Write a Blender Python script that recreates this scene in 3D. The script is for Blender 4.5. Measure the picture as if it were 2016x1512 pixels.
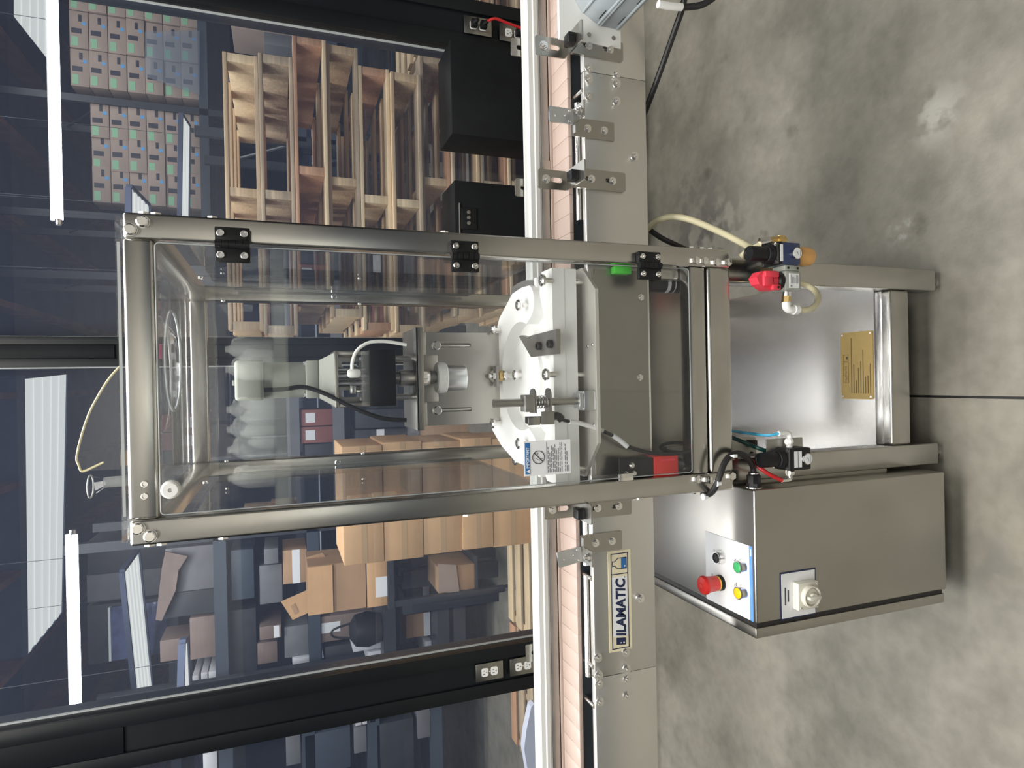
import bpy, bmesh, math, random
from mathutils import Vector, Matrix
random.seed(7)
S = bpy.context.scene
for o in list(bpy.data.objects): bpy.data.objects.remove(o)
COL = S.collection
PI = math.pi

# ------------------------------------------------------------------ camera
CAM = Vector((-0.0129, -1.0595, 1.4437)); PIT, YAW, ROL, FPX = .3503, -.0056, -.0218, 1253.2
_fw = Vector((math.sin(YAW)*math.cos(PIT), math.cos(YAW)*math.cos(PIT), -math.sin(PIT)))
_r0 = Vector((math.cos(YAW), -math.sin(YAW), 0)); _u0 = _r0.cross(_fw)
_r = math.cos(ROL)*_r0 + math.sin(ROL)*_u0; _u = -math.sin(ROL)*_r0 + math.cos(ROL)*_u0
cd = bpy.data.cameras.new('camera'); cam = bpy.data.objects.new('camera', cd); COL.objects.link(cam)
cd.sensor_width = 36; cd.lens = FPX/2016*36; cd.clip_start = .02; cd.clip_end = 200
X_, Y_, Z_ = -_u, _r, -_fw          # the phone was held sideways: image right is down
cam.matrix_world = Matrix(((X_.x, Y_.x, Z_.x, CAM.x), (X_.y, Y_.y, Z_.y, CAM.y), (X_.z, Y_.z, Z_.z, CAM.z), (0, 0, 0, 1)))
S.camera = cam

def at(x, y, **k):
    """world point seen at photo pixel (x, y) on a plane X=, Y= or Z="""
    d = _fw + _r*((756-y)/FPX) - _u*((x-1008)/FPX)
    n, v = list(k.items())[0]; i = 'XYZ'.index(n)
    return CAM + d*((v-CAM[i])/d[i])

# ------------------------------------------------------------------ world, lights, exposure
W = bpy.data.worlds.new('world'); S.world = W; W.use_nodes = True
W.node_tree.nodes['Background'].inputs[0].default_value = (.80, .86, 1.0, 1)
W.node_tree.nodes['Background'].inputs[1].default_value = .26
def area(name, loc, size, energy, color=(1, .972, .915), rot=(0, 0, 0)):
    l = bpy.data.lights.new(name, 'AREA'); l.shape = 'RECTANGLE'; l.size, l.size_y = size; l.energy = energy; l.color = color
    o = bpy.data.objects.new(name, l); COL.objects.link(o); o.location = loc; o.rotation_euler = rot; return o
area('lamp_work_area', (-.40, -.35, 3.85), (2.8, 1.5), 132)
area('lamp_work_area_rear', (-.9, -2.4, 3.85), (3.6, 1.0), 66)
area('fill_jug_rack', (-.1, -2.45, 2.45), (2.2, .15), 75, rot=(math.radians(-55), 0, 0))  # added light, brightens the jugs so their mirror image shows
area('fill_shelf_highlight', (-.70, 3.3, 3.4), (1.5, .35), 9)  # added unseen light for the highlight on shelf and cabinet top
area('lamp_work_area_right', (2.6, -.6, 3.85), (1.6, .4), 34)
area('fill_warehouse_near', (.2, 1.62, 4.0), (4.4, .3), 78)  # added unseen light to brighten pallets and cartons
area('fill_warehouse_right', (3.2, 5.2, 4.0), (2.4, .4), 36)  # unseen fill added over the green tagged cartons
area('fill_warehouse_left', (-1.9, 2.6, 4.0), (2.2, .4), 50)  # unseen fill added for the stock behind the left pane
S.view_settings.view_transform = 'Standard'; S.view_settings.look = 'None'
S.view_settings.exposure = 0.35; S.view_settings.gamma = 1
S.view_settings.use_curve_mapping = False

# ------------------------------------------------------------------ materials
MATS = {}
def mat(name, col, rough=.5, metal=0, spec=.5, emit=None, es=1.0, noise=None, bump=None, grain=None, alpha=None, coat=0):
    """noise=(scale, amount, roughness amount); bump=(scale, strength); grain=(sx,sy,sz,amount)"""
    m = bpy.data.materials.new(name); m.use_nodes = True; nt = m.node_tree; b = nt.nodes['Principled BSDF']
    b.inputs['Base Color'].default_value = (*col, 1); b.inputs['Roughness'].default_value = rough
    b.inputs['Metallic'].default_value = metal; b.inputs['Specular IOR Level'].default_value = spec
    b.inputs['Coat Weight'].default_value = coat
    if emit: b.inputs['Emission Color'].default_value = (*emit, 1); b.inputs['Emission Strength'].default_value = es
    tc = None
    def coord(sc):
        nonlocal tc
        if tc is None: tc = nt.nodes.new('ShaderNodeTexCoord')
        mp = nt.nodes.new('ShaderNodeMapping'); nt.links.new(tc.outputs['Object'], mp.inputs[0]); mp.inputs['Scale'].default_value = sc; return mp.outputs[0]
    src = None
    def vary(fac, amount, prev):
        mr = nt.nodes.new('ShaderNodeMapRange'); nt.links.new(fac, mr.inputs[0])
        mr.inputs[1].default_value = .25; mr.inputs[2].default_value = .75
        mr.inputs[3].default_value = 1-amount; mr.inputs[4].default_value = 1+amount*.6
        mx = nt.nodes.new('ShaderNodeMix'); mx.data_type = 'RGBA'; mx.blend_type = 'MULTIPLY'; mx.inputs[0].default_value = 1
        if prev: nt.links.new(prev, mx.inputs[6])
        else: mx.inputs[6].default_value = (*col, 1)
        cb = nt.nodes.new('ShaderNodeCombineColor')
        for i in range(3): nt.links.new(mr.outputs[0], cb.inputs[i])
        nt.links.new(cb.outputs[0], mx.inputs[7]); return mx.outputs[2]
    if noise:
        n = nt.nodes.new('ShaderNodeTexNoise'); nt.links.new(coord((noise[0],)*3), n.inputs['Vector']); n.inputs['Scale'].default_value = 1; n.inputs['Detail'].default_value = 5
        if noise[1]: src = vary(n.outputs['Fac'], noise[1], src)
        if len(noise) > 2:
            mr = nt.nodes.new('ShaderNodeMapRange'); nt.links.new(n.outputs['Fac'], mr.inputs[0]); mr.inputs[1].default_value = .3; mr.inputs[2].default_value = .7
            mr.inputs[3].default_value = max(.02, rough-noise[2]); mr.inputs[4].default_value = rough+noise[2]; nt.links.new(mr.outputs[0], b.inputs['Roughness'])
    if grain:
        n = nt.nodes.new('ShaderNodeTexNoise'); nt.links.new(coord(grain[:3]), n.inputs['Vector']); n.inputs['Scale'].default_value = 1; n.inputs['Detail'].default_value = 4
        src = vary(n.outputs['Fac'], grain[3], src)
    if src: nt.links.new(src, b.inputs['Base Color'])
    if bump:
        n = nt.nodes.new('ShaderNodeTexNoise'); sc = bump[0] if isinstance(bump[0], tuple) else (bump[0],)*3
        nt.links.new(coord(sc), n.inputs['Vector']); n.inputs['Scale'].default_value = 1; n.inputs['Detail'].default_value = 3
        bp = nt.nodes.new('ShaderNodeBump'); bp.inputs['Strength'].default_value = bump[1]; bp.inputs['Distance'].default_value = .002
        nt.links.new(n.outputs['Fac'], bp.inputs['Height']); nt.links.new(bp.outputs[0], b.inputs['Normal'])
    MATS[name] = m; return m
def glass(name, tint=(1, 1, 1), haze=0, rough=0, ior=1.45, dcol=(.55, .66, 1.0)):
    """thin clear sheet: transmits straight through, mirrors by Fresnel, a faint diffuse haze"""
    m = bpy.data.materials.new(name); m.use_nodes = True; nt = m.node_tree; nt.nodes.clear()
    out = nt.nodes.new('ShaderNodeOutputMaterial'); tr = nt.nodes.new('ShaderNodeBsdfTransparent'); tr.inputs[0].default_value = (*tint, 1)
    gl = nt.nodes.new('ShaderNodeBsdfGlossy'); gl.inputs['Roughness'].default_value = rough
    fr = nt.nodes.new('ShaderNodeFresnel'); ge = nt.nodes.new('ShaderNodeNewGeometry')
    mr = nt.nodes.new('ShaderNodeMapRange'); nt.links.new(ge.outputs['Backfacing'], mr.inputs[0]); mr.inputs[3].default_value = ior; mr.inputs[4].default_value = 1/ior
    nt.links.new(mr.outputs[0], fr.inputs[0])          # same reflectance on both faces of the sheet
    mx = nt.nodes.new('ShaderNodeMixShader'); nt.links.new(fr.outputs[0], mx.inputs[0]); nt.links.new(tr.outputs[0], mx.inputs[1]); nt.links.new(gl.outputs[0], mx.inputs[2])
    last = mx
    if haze:
        df = nt.nodes.new('ShaderNodeBsdfDiffuse'); df.inputs[0].default_value = (*dcol, 1)
        m2 = nt.nodes.new('ShaderNodeMixShader'); m2.inputs[0].default_value = haze; nt.links.new(mx.outputs[0], m2.inputs[1]); nt.links.new(df.outputs[0], m2.inputs[2]); last = m2
    nt.links.new(last.outputs[0], out.inputs[0]); MATS[name] = m; return m

STEEL = mat('brushed_steel', (.45, .435, .40), .30, 1, noise=(7, .06))
TUBE = mat('satin_steel_tube', (.53, .52, .49), .25, 1, noise=(11, .10))
SHEET = mat('steel_sheet', (.80, .79, .76), .38, 1, noise=(6, .05))
MATTEP = mat('satin_support_plate', (.62, .605, .56), .45, .35, noise=(12, .05))
SHADEDST = mat('shade_darkened_steel', (.36, .345, .32), .28, 1, noise=(5, .08))  # steel colour darkened to put in shade and dark reflections
BRIGHT = mat('polished_steel', (.86, .85, .83), .2, 1)
ALU = mat('aluminium', (.70, .72, .74), .32, 1)
SHELF = mat('shelf_sheet', (.56, .545, .52), .24, 1, noise=(5, .04))
DSTEEL = mat('dull_steel', (.42, .41, .39), .42, 1, noise=(20, .08, .06))
GREYPAINT = mat('grey_green_paint', (.36, .38, .345), .42, noise=(25, .06))
HDPE = mat('white_polyethylene', (.93, .935, .92), .38, noise=(12, .02))
RAILW = mat('white_rail_plastic', (.58, .60, .59), .4)
WPLAST = mat('white_plastic', (.83, .84, .82), .3)
BLACK = mat('black_plastic', (.011, .0115, .013), .38, spec=.3, noise=(30, .1))
RUBBER = mat('black_rubber', (.014, .014, .015), .5)
BLKWOOD = mat('black_painted_wood', (.008, .009, .0105), .55, spec=.2, noise=(12, .2), bump=((120, 120, 20), .3))
MULL = mat('black_painted_frame', (.008, .010, .0125), .34, spec=.32, noise=(5, .2), bump=(40, .1))
RED = mat('red_plastic', (.72, .035, .03), .35)
PINKRED = mat('red_handle_plastic', (.80, .05, .085), .4)
GREEN = mat('green_button_plastic', (.05, .42, .14), .3)
YELLOW = mat('yellow_plastic', (.80, .54, .01), .3)
LIME = mat('green_indicator_plastic', (.08, .75, .06), .3)
BLUE = mat('blue_print', (.03, .16, .42), .4)
NAVY = mat('navy_print', (.012, .02, .075), .4)
SKYB = mat('pale_blue_print', (.12, .30, .74), .4)
REGBLUE = mat('dark_blue_body', (.012, .03, .11), .25, coat=.5)
AMBER = mat('amber_bowl', (.74, .40, .13), .3, noise=(40, .1))
BRASS = mat('brass', (.72, .52, .22), .28, 1)
PLATEBR = mat('engraved_brass_plate', (.50, .36, .14), .45, .55, noise=(50, .06))
ENGR = mat('engraved_print', (.13, .095, .035), .5)
HOSE = mat('cream_hose', (.70, .65, .44), .35)
BLUEH = mat('blue_hose', (.06, .42, .68), .3)
GREENH = mat('dark_green_hose', (.006, .06, .05), .35)
REDH = mat('red_hose', (.50, .02, .025), .4)
BELT = mat('pink_chain_plastic', (.46, .36, .315), .36, noise=(10, .04))
PAPER = mat('white_label_paper', (.82, .84, .86), .5)
DECALC = mat('cream_decal', (.80, .73, .52), .22, noise=(14, .08))
INK = mat('dark_ink', (.03, .03, .045), .5)
GREYINK = mat('grey_ink', (.22, .22, .25), .5)
GPLAST = mat('blue_grey_plastic', (.30, .335, .36), .42, noise=(20, .05))
SWITCHW = mat('ivory_plastic', (.66, .64, .56), .4)
CARD = mat('cardboard', (.64, .395, .20), .62, noise=(8, .08), grain=(2, 2, 60, .05))
CARDD = mat('brown_cardboard', (.46, .29, .165), .65, noise=(8, .1))
CARDL = mat('dark_brown_cardboard', (.22, .165, .14), .65, noise=(6, .2), grain=(2, 2, 60, .08))  # darker brown cardboard used for the left stock
CARDG = mat('dull_cardboard', (.36, .285, .24), .65, noise=(6, .12))
TAPE = mat('packing_tape', (.52, .35, .19), .25, noise=(8, .05))
WOODS = [mat('pine_board', (.60, .43, .25), .62, grain=(3, 60, 90, .22), noise=(5, .16)), mat('weathered_board', (.47, .36, .235), .68, grain=(3, 60, 90, .28), noise=(5, .26)),
         mat('reddish_board', (.52, .29, .165), .62, grain=(3, 60, 90, .2), noise=(5, .2)), mat('pale_board', (.70, .54, .33), .62, grain=(3, 60, 90, .2), noise=(5, .14))]
RACK = mat('dark_rack_steel', (.030, .036, .044), .45, noise=(8, .15))
RACKB = mat('slate_rack_beam', (.052, .070, .094), .45, noise=(5, .12))
DARKBOX = mat('dark_stock_box', (.034, .038, .044), .55, noise=(10, .3))
GREYBOX = mat('grey_stock_box', (.16, .165, .175), .6, noise=(8, .15))
WHITEBOX = mat('white_stock_box', (.62, .63, .66), .55)
REDBOX = mat('red_stock_box', (.26, .09, .075), .6, noise=(8, .1))
TAGG = mat('green_tag', (.27, .52, .33), .5)
STKB = mat('blue_sticker', (.12, .36, .70), .5)
WRAP = glass('stretch_wrap', (.86, .90, .94), haze=.10, rough=.12, dcol=(.7, .78, .9))
ROOF = mat('dark_roof_deck', (.115, .145, .235), .7, noise=(2, .3))
JOIST = mat('roof_joist_wood', (.42, .21, .15), .7, noise=(4, .3))
FWALL = mat('pale_upper_wall', (.66, .63, .57), .7, noise=(.8, .12))
DWALL = mat('dark_far_wall', (.075, .09, .125), .8, noise=(.6, .35))
SKYL = mat('translucent_skylight', (.35, .36, .33), .5, emit=(.96, .97, .90), es=.52)
TUBEL = mat('fluorescent_glow', (1, 1, 1), .5, emit=(.95, .98, 1), es=9)
JUGM = mat('milky_jug_plastic', (.72, .76, .72), .35)
SHIRT = mat('dark_cloth', (.03, .033, .045), .8)
PANE = glass('clear_polycarbonate', (.975, .98, .98), haze=.005)
WINGL = glass('window_glass', (.95, .97, 1.0), haze=.022)  # bluish glare haze painted into the pane's diffuse part
ACRYL = glass('clear_acrylic', (.93, .94, .94), haze=.16, rough=.05, dcol=(.75, .77, .76))
EDGE = mat('pane_edge', (.42, .45, .46), .3)
YEDGE = mat('yellowed_edge', (.62, .56, .34), .3)

# concrete floor
def concrete():
    m = mat('polished_concrete', (.36, .335, .285), .42); nt = m.node_tree; b = nt.nodes['Principled BSDF']
    tc = nt.nodes.new('ShaderNodeTexCoord')
    def N(scale, detail=6, off=0):
        mp = nt.nodes.new('ShaderNodeMapping'); nt.links.new(tc.outputs['Object'], mp.inputs[0]); mp.inputs['Location'].default_value = (off, off*.7, 0)
        n = nt.nodes.new('ShaderNodeTexNoise'); n.inputs['Scale'].default_value = scale; n.inputs['Detail'].default_value = detail; nt.links.new(mp.outputs[0], n.inputs['Vector']); return n.outputs['Fac']
    def ramp(f, stops):
        r = nt.nodes.new('ShaderNodeValToRGB'); e = r.color_ramp.elements
        e[0].position, e[0].color = stops[0][0], (*stops[0][1], 1); e[1].position, e[1].color = stops[-1][0], (*stops[-1][1], 1)
        for p, c in stops[1:-1]: q = e.new(p); q.color = (*c, 1)
        nt.links.new(f, r.inputs[0]); return r.outputs[0]
    def mul(a, c, fac=1, mode='MULTIPLY'):
        x = nt.nodes.new('ShaderNodeMix'); x.data_type = 'RGBA'; x.blend_type = mode; x.inputs[0].default_value = fac
        nt.links.new(a, x.inputs[6]); nt.links.new(c, x.inputs[7]); return x.outputs[2]
    c = ramp(N(1.3), [(.30, (.192, .181, .150)), (.5, (.252, .238, .201)), (.72, (.320, .304, .258))])
    c = mul(c, ramp(N(7, 8, 3), [(.30, (.72, .72, .71)), (.55, (1, 1, 1)), (.75, (1.10, 1.09, 1.06))]))
    c = mul(c, ramp(N(34, 6, 9), [(.30, (.88, .88, .87)), (.6, (1, 1, 1)), (.9, (1.04, 1.04, 1.03))]))
    c = mul(c, ramp(N(5, 9, 21), [(.24, (.42, .40, .37)), (.33, (1, 1, 1)), (1, (1, 1, 1))]))          # dark stains
    c = mul(c, ramp(N(3.1, 5, 40), [(.0, (0, 0, 0)), (.68, (0, 0, 0)), (.74, (.10, .10, .09))]), 1, 'ADD')   # pale scuffs
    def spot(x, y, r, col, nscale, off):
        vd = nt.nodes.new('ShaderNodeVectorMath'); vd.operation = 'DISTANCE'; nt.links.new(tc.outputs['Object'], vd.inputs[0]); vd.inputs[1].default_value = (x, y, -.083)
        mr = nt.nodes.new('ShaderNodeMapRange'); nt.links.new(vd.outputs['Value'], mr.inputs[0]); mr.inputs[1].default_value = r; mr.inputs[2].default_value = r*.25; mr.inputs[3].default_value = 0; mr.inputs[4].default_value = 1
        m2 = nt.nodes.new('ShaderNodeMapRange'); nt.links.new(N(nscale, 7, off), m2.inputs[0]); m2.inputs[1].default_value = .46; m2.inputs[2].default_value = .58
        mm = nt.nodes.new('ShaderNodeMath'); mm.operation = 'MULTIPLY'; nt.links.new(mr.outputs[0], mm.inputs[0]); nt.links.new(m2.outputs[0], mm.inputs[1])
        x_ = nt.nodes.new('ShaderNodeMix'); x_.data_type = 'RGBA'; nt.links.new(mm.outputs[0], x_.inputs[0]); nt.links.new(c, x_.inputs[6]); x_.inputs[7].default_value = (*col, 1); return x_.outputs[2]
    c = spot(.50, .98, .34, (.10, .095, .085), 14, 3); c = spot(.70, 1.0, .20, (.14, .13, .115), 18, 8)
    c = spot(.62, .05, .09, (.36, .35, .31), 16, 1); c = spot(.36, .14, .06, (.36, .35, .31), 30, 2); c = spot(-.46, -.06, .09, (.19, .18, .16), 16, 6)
    nt.links.new(c, b.inputs['Base Color'])
    rr = nt.nodes.new('ShaderNodeMapRange'); nt.links.new(N(2.2, 5, 5), rr.inputs[0]); rr.inputs[1].default_value = .3; rr.inputs[2].default_value = .7; rr.inputs[3].default_value = .38; rr.inputs[4].default_value = .56
    nt.links.new(rr.outputs[0], b.inputs['Roughness'])
    bp = nt.nodes.new('ShaderNodeBump'); bp.inputs['Strength'].default_value = .08; bp.inputs['Distance'].default_value = .01
    nt.links.new(N(60, 4, 2), bp.inputs['Height']); nt.links.new(bp.outputs[0], b.inputs['Normal']); return m
CONC = concrete()

# ------------------------------------------------------------------ mesh helpers
class MB:
    def __init__(s): s.v = []; s.f = []; s.mi = []; s.cur = 0
    def add(s, vs, fs):
        n = len(s.v); s.v += [tuple(p) for p in vs]; s.f += [tuple(i+n for i in f) for f in fs]; s.mi += [s.cur]*len(fs); return s
    def box(s, x0, x1, y0, y1, z0, z1, b=0, M=None, seg=2):
        if b:
            bm = bmesh.new(); bmesh.ops.create_cube(bm, size=1)
            for v in bm.verts: v.co = ((x0+x1)/2+v.co.x*(x1-x0), (y0+y1)/2+v.co.y*(y1-y0), (z0+z1)/2+v.co.z*(z1-z0))
            bmesh.ops.bevel(bm, geom=bm.edges[:], offset=b, segments=seg, profile=.5, affect='EDGES', clamp_overlap=True)
            bm.verts.index_update(); vs = [v.co.copy() for v in bm.verts]; fs = [[v.index for v in f.verts] for f in bm.faces]; bm.free()
        else:
            vs = [Vector((x, y, z)) for z in (z0, z1) for y in (y0, y1) for x in (x0, x1)]
            fs = [(0, 2, 3, 1), (4, 5, 7, 6), (0, 1, 5, 4), (2, 6, 7, 3), (0, 4, 6, 2), (1, 3, 7, 5)]
        if M is not None: vs = [M @ Vector(v) for v in vs]
        return s.add(vs, fs)
    def cyl(s, p0, p1, r0, r1=None, n=20, caps=True):
        p0, p1 = Vector(p0), Vector(p1); r1 = r0 if r1 is None else r1; d = (p1-p0).normalized()
        a = d.orthogonal().normalized(); b = d.cross(a); vs = []
        for p, r in ((p0, r0), (p1, r1)):
            for i in range(n): t = 2*PI*i/n; vs.append(p+(a*math.cos(t)+b*math.sin(t))*r)
        fs = [(i, (i+1) % n, n+(i+1) % n, n+i) for i in range(n)]
        if caps: fs += [tuple(range(n-1, -1, -1)), tuple(range(n, 2*n))]
        return s.add(vs, fs)
    def lathe(s, prof, c=(0, 0, 0), axis='Z', n=24):
        """prof: list of (radius, height) along axis"""
        c = Vector(c); vs = []
        for r, h in prof:
            for i in range(n):
                t = 2*PI*i/n; q = (r*math.cos(t), r*math.sin(t), h)
                q = {'Z': q, 'Y': (q[0], q[2], -q[1]), 'X': (q[2], q[0], q[1]), '-Y': (q[0], -q[2], q[1])}[axis]; vs.append(c+Vector(q))
        fs = []
        for k in range(len(prof)-1):
            for i in range(n): j = (i+1) % n; fs.append((k*n+i, k*n+j, (k+1)*n+j, (k+1)*n+i))
        fs += [tuple(range(n-1, -1, -1)), tuple(range((len(prof)-1)*n, len(prof)*n))]
        return s.add(vs, fs)
    def tube(s, pts, r, n=10, sub=6):
        P = [Vector(p) for p in pts]
        if len(P) > 2 and sub > 1:
            Q = []; E = [2*P[0]-P[1]]+P+[2*P[-1]-P[-2]]
            for k in range(1, len(E)-2):
                for j in range(sub):
                    t = j/sub; a, b, c, d = E[k-1:k+3]
                    Q.append(.5*((2*b)+(c-a)*t+(2*a-5*b+4*c-d)*t*t+(3*b-a-3*c+d)*t**3))
            P = Q+[P[-1]]
        up = None; vs = []; m = len(P)
        for k in range(m):
            d = (P[min(k+1, m-1)]-P[max(k-1, 0)]).normalized()
            up = d.orthogonal().normalized() if up is None else (up-d*up.dot(d)).normalized()
            b = d.cross(up); rr = r[k*(len(r)-1)//(m-1)] if isinstance(r, (list, tuple)) else r
            for i in range(n): t = 2*PI*i/n; vs.append(P[k]+(up*math.cos(t)+b*math.sin(t))*rr)
        fs = [(k*n+i, k*n+(i+1) % n, (k+1)*n+(i+1) % n, (k+1)*n+i) for k in range(m-1) for i in range(n)]
        fs += [tuple(range(n-1, -1, -1)), tuple(range((m-1)*n, m*n))]
        return s.add(vs, fs)
    def prism(s, poly, a, b, axis='Z'):
        """extrude a 2D outline along axis. Z: (x,y); Y: (x,z); X: (y,z)"""
        n = len(poly)
        ar = sum(poly[i][0]*poly[(i+1) % n][1]-poly[(i+1) % n][0]*poly[i][1] for i in range(n))
        if ar < 0: poly = poly[::-1]
        def P(p, h): return {'Z': (p[0], p[1], h), 'Y': (p[0], h, p[1]), 'X': (h, p[0], p[1])}[axis]
        vs = [P(p, a) for p in poly]+[P(p, b) for p in poly]
        fs = [tuple(range(n-1, -1, -1)), tuple(range(n, 2*n))]+[(i, (i+1) % n, n+(i+1) % n, n+i) for i in range(n)]
        if axis == 'Y': fs = [f[::-1] for f in fs]
        return s.add(vs, fs)
    def quad(s, a, b, c, d): return s.add([a, b, c, d], [(0, 1, 2, 3)])
    def mesh(s, name, mats, smooth=35):
        me = bpy.data.meshes.new(name); me.from_pydata(s.v, [], s.f); mats = mats if isinstance(mats, (list, tuple)) else [mats]
        for m in mats: me.materials.append(m)
        if len(mats) > 1: me.polygons.foreach_set('material_index', s.mi)
        bm = bmesh.new(); bm.from_mesh(me); bmesh.ops.recalc_face_normals(bm, faces=bm.faces[:]); bm.to_mesh(me); bm.free()
        if smooth:
            me.polygons.foreach_set('use_smooth', [True]*len(me.polygons)); me.set_sharp_from_angle(angle=math.radians(smooth))
        me.update(); return me
WL = {}      # world origin of unrotated parents
def wl(o):
    return WL.get(o.name, Vector((0, 0, 0))) if o else Vector((0, 0, 0))
def link(name, data, parent=None, loc=None):
    o = bpy.data.objects.new(name, data); COL.objects.link(o)
    o.location = (Vector(loc) if loc is not None else Vector((0, 0, 0)))-wl(parent)
    if parent: o.parent = parent
    WL[o.name] = Vector(loc) if loc is not None else Vector((0, 0, 0))
    return o
def thing(name, label, cat, loc, group=None, rz=0):
    o = link(name, None, None, loc); o.empty_display_size = .05; o.rotation_euler.z = rz; o['label'] = label; o['category'] = cat
    if group: o['group'] = group
    return o
def tag(o, label, cat, group=None):
    o['label'] = label; o['category'] = cat
    if group: o['group'] = group
    return o
def part(name, mb, m, parent=None, label=None, smooth=35, local=False):
    """mesh given in world coordinates (local=True: in the parent's own frame)"""
    o = bpy.data.objects.new(name, mb.mesh(name, m, smooth) if isinstance(mb, MB) else mb); COL.objects.link(o)
    if not isinstance(mb, MB) and m: pass
    if parent:
        o.parent = parent
        if not local: o.location = -wl(parent)
    WL[o.name] = Vector((0, 0, 0)) if not local else wl(parent)
    if label: o['label'] = label
    return o
def struct(name, mb, m, parent=None, smooth=35):
    o = part(name, mb, m, parent, smooth=smooth)
    if not parent: o['kind'] = 'structure'
    return o
def inst(name, me, parent, loc, axis=None, scale=None, rz=0):
    """shared mesh whose local +Z is turned to axis"""
    o = bpy.data.objects.new(name, me); COL.objects.link(o); o.location = Vector(loc)-wl(parent); o.parent = parent
    if axis is not None: o.rotation_mode = 'QUATERNION'; o.rotation_quaternion = Vector(axis).to_track_quat('Z', 'Y')
    elif rz: o.rotation_euler.z = rz
    if scale: o.scale = scale if isinstance(scale, tuple) else (scale,)*3
    WL[o.name] = Vector(loc); return o
def copy_tree(o, loc, rz=0, label=None, group=None):
    r = o.copy(); COL.objects.link(r); r.location = loc; r.rotation_euler.z = rz
    if label: r['label'] = label
    if group: r['group'] = group
    for c in list(o.children):
        d = c.copy(); COL.objects.link(d); d.parent = r
        for g in list(c.children): e = g.copy(); COL.objects.link(e); e.parent = d
    return r
def rrect(x0, x1, y0, y1, r, n=5):
    out = []
    for cx, cy, a in ((x1-r, y1-r, 0), (x0+r, y1-r, 90), (x0+r, y0+r, 180), (x1-r, y0+r, 270)):
        for i in range(n+1): t = math.radians(a+90*i/n); out.append((cx+r*math.cos(t), cy+r*math.sin(t)))
    return out
def circ(cx, cy, r, n=24): return [(cx+r*math.cos(2*PI*i/n), cy+r*math.sin(2*PI*i/n)) for i in range(n)]
DG = None
def holed(outer, holes, t):
    """flat sheet with real holes, in its own XY plane, thickness t centred on Z=0"""
    cu = bpy.data.curves.new('outline', 'CURVE'); cu.dimensions = '2D'; cu.fill_mode = 'BOTH'; cu.extrude = t/2
    for ring in [outer]+holes:
        sp = cu.splines.new('POLY'); sp.points.add(len(ring)-1); sp.use_cyclic_u = True
        for i, p in enumerate(ring): sp.points[i].co = (p[0], p[1], 0, 1)
    o = bpy.data.objects.new('outline', cu); COL.objects.link(o); dg = bpy.context.evaluated_depsgraph_get(); dg.update()
    me = bpy.data.meshes.new_from_object(o.evaluated_get(dg)); vs = [v.co.copy() for v in me.vertices]; fs = [tuple(p.vertices) for p in me.polygons]
    bpy.data.objects.remove(o); bpy.data.curves.remove(cu); bpy.data.meshes.remove(me); return vs, fs
def plate(mb, outer, holes, t, M): vs, fs = holed(outer, holes, t); return mb.add([M @ v for v in vs], fs)
def facing(axis, pos):
    """XY of a flat sheet -> world plane. '-Y': x right, y up; 'Z': lying flat"""
    if axis == '-Y': R = Matrix(((1, 0, 0), (0, 0, -1), (0, 1, 0))).to_4x4()
    elif axis == 'X': R = Matrix(((0, 0, 1), (1, 0, 0), (0, 1, 0))).to_4x4()
    else: R = Matrix.Identity(4)
    return Matrix.Translation(Vector(pos)) @ R
def text(parent, body, size, M, m, name='lettering', ext=.0003, offset=0, shear=0, sx=1, align='LEFT', spacing=1):
    cu = bpy.data.curves.new('text', 'FONT'); cu.body = body; cu.size = size; cu.extrude = ext; cu.offset = offset; cu.shear = shear; cu.align_x = align; cu.space_character = spacing; cu.resolution_u = 3
    o = bpy.data.objects.new('text', cu); COL.objects.link(o); dg = bpy.context.evaluated_depsgraph_get(); dg.update()
    me = bpy.data.meshes.new_from_object(o.evaluated_get(dg)); bpy.data.objects.remove(o); bpy.data.curves.remove(cu)
    me.transform(M @ Matrix.Diagonal((sx, 1, 1, 1))); me.materials.clear(); me.materials.append(m); me.name = name
    o = bpy.data.objects.new(name, me); COL.objects.link(o); o.parent = parent; o.location = -wl(parent); return o

# shared hardware
def hexhead(r, h): return [(r*math.cos(PI/3*i), r*math.sin(PI/3*i)) for i in range(6)]
_m = MB(); _m.cyl((0, 0, 0), (0, 0, .0015), .0105, n=20); _m.prism(hexhead(.0085, 0), .0015, .0065); _m.cyl((0, 0, .0065), (0, 0, .0105), .0048, n=12); NUT = _m.mesh('hex_nut', BRIGHT)
_m = MB(); _m.cyl((0, 0, 0), (0, 0, .0015), .0100, n=20); _m.lathe([(.0088, .0015), (.0092, .003), (.0088, .0065), (.007, .008)], n=14); BOLT = _m.mesh('round_bolt', BRIGHT)
_m = MB(); _m.prism(hexhead(.0085, 0), 0, .0055); _m.cyl((0, 0, .0055), (0, 0, .0062), .0070, .0055, n=12); HEX = _m.mesh('hex_bolt', BRIGHT)
_m = MB(); _m.lathe([(.0048, 0), (.0048, .003), (.0043, .0036), (.0030, .0036), (.0026, .0003)], n=14); SCREW = _m.mesh('socket_screw', BRIGHT)
_m = MB(); _m.lathe([(.0048, 0), (.0048, .004), (.0042, .0048), (.0024, .0048), (.0022, .002)], n=14); BSCREW = _m.mesh('black_socket_screw', BLACK)
_m = MB(); _m.cyl((0, 0, 0), (0, 0, .016), .0062, n=18); _m.lathe([(.0110, .016), (.0122, .018), (.0120, .022), (.0095, .0245), (.0052, .0248), (.0046, .0215)], n=18); STUD = _m.mesh('spacer_bolt', BRIGHT)

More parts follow.
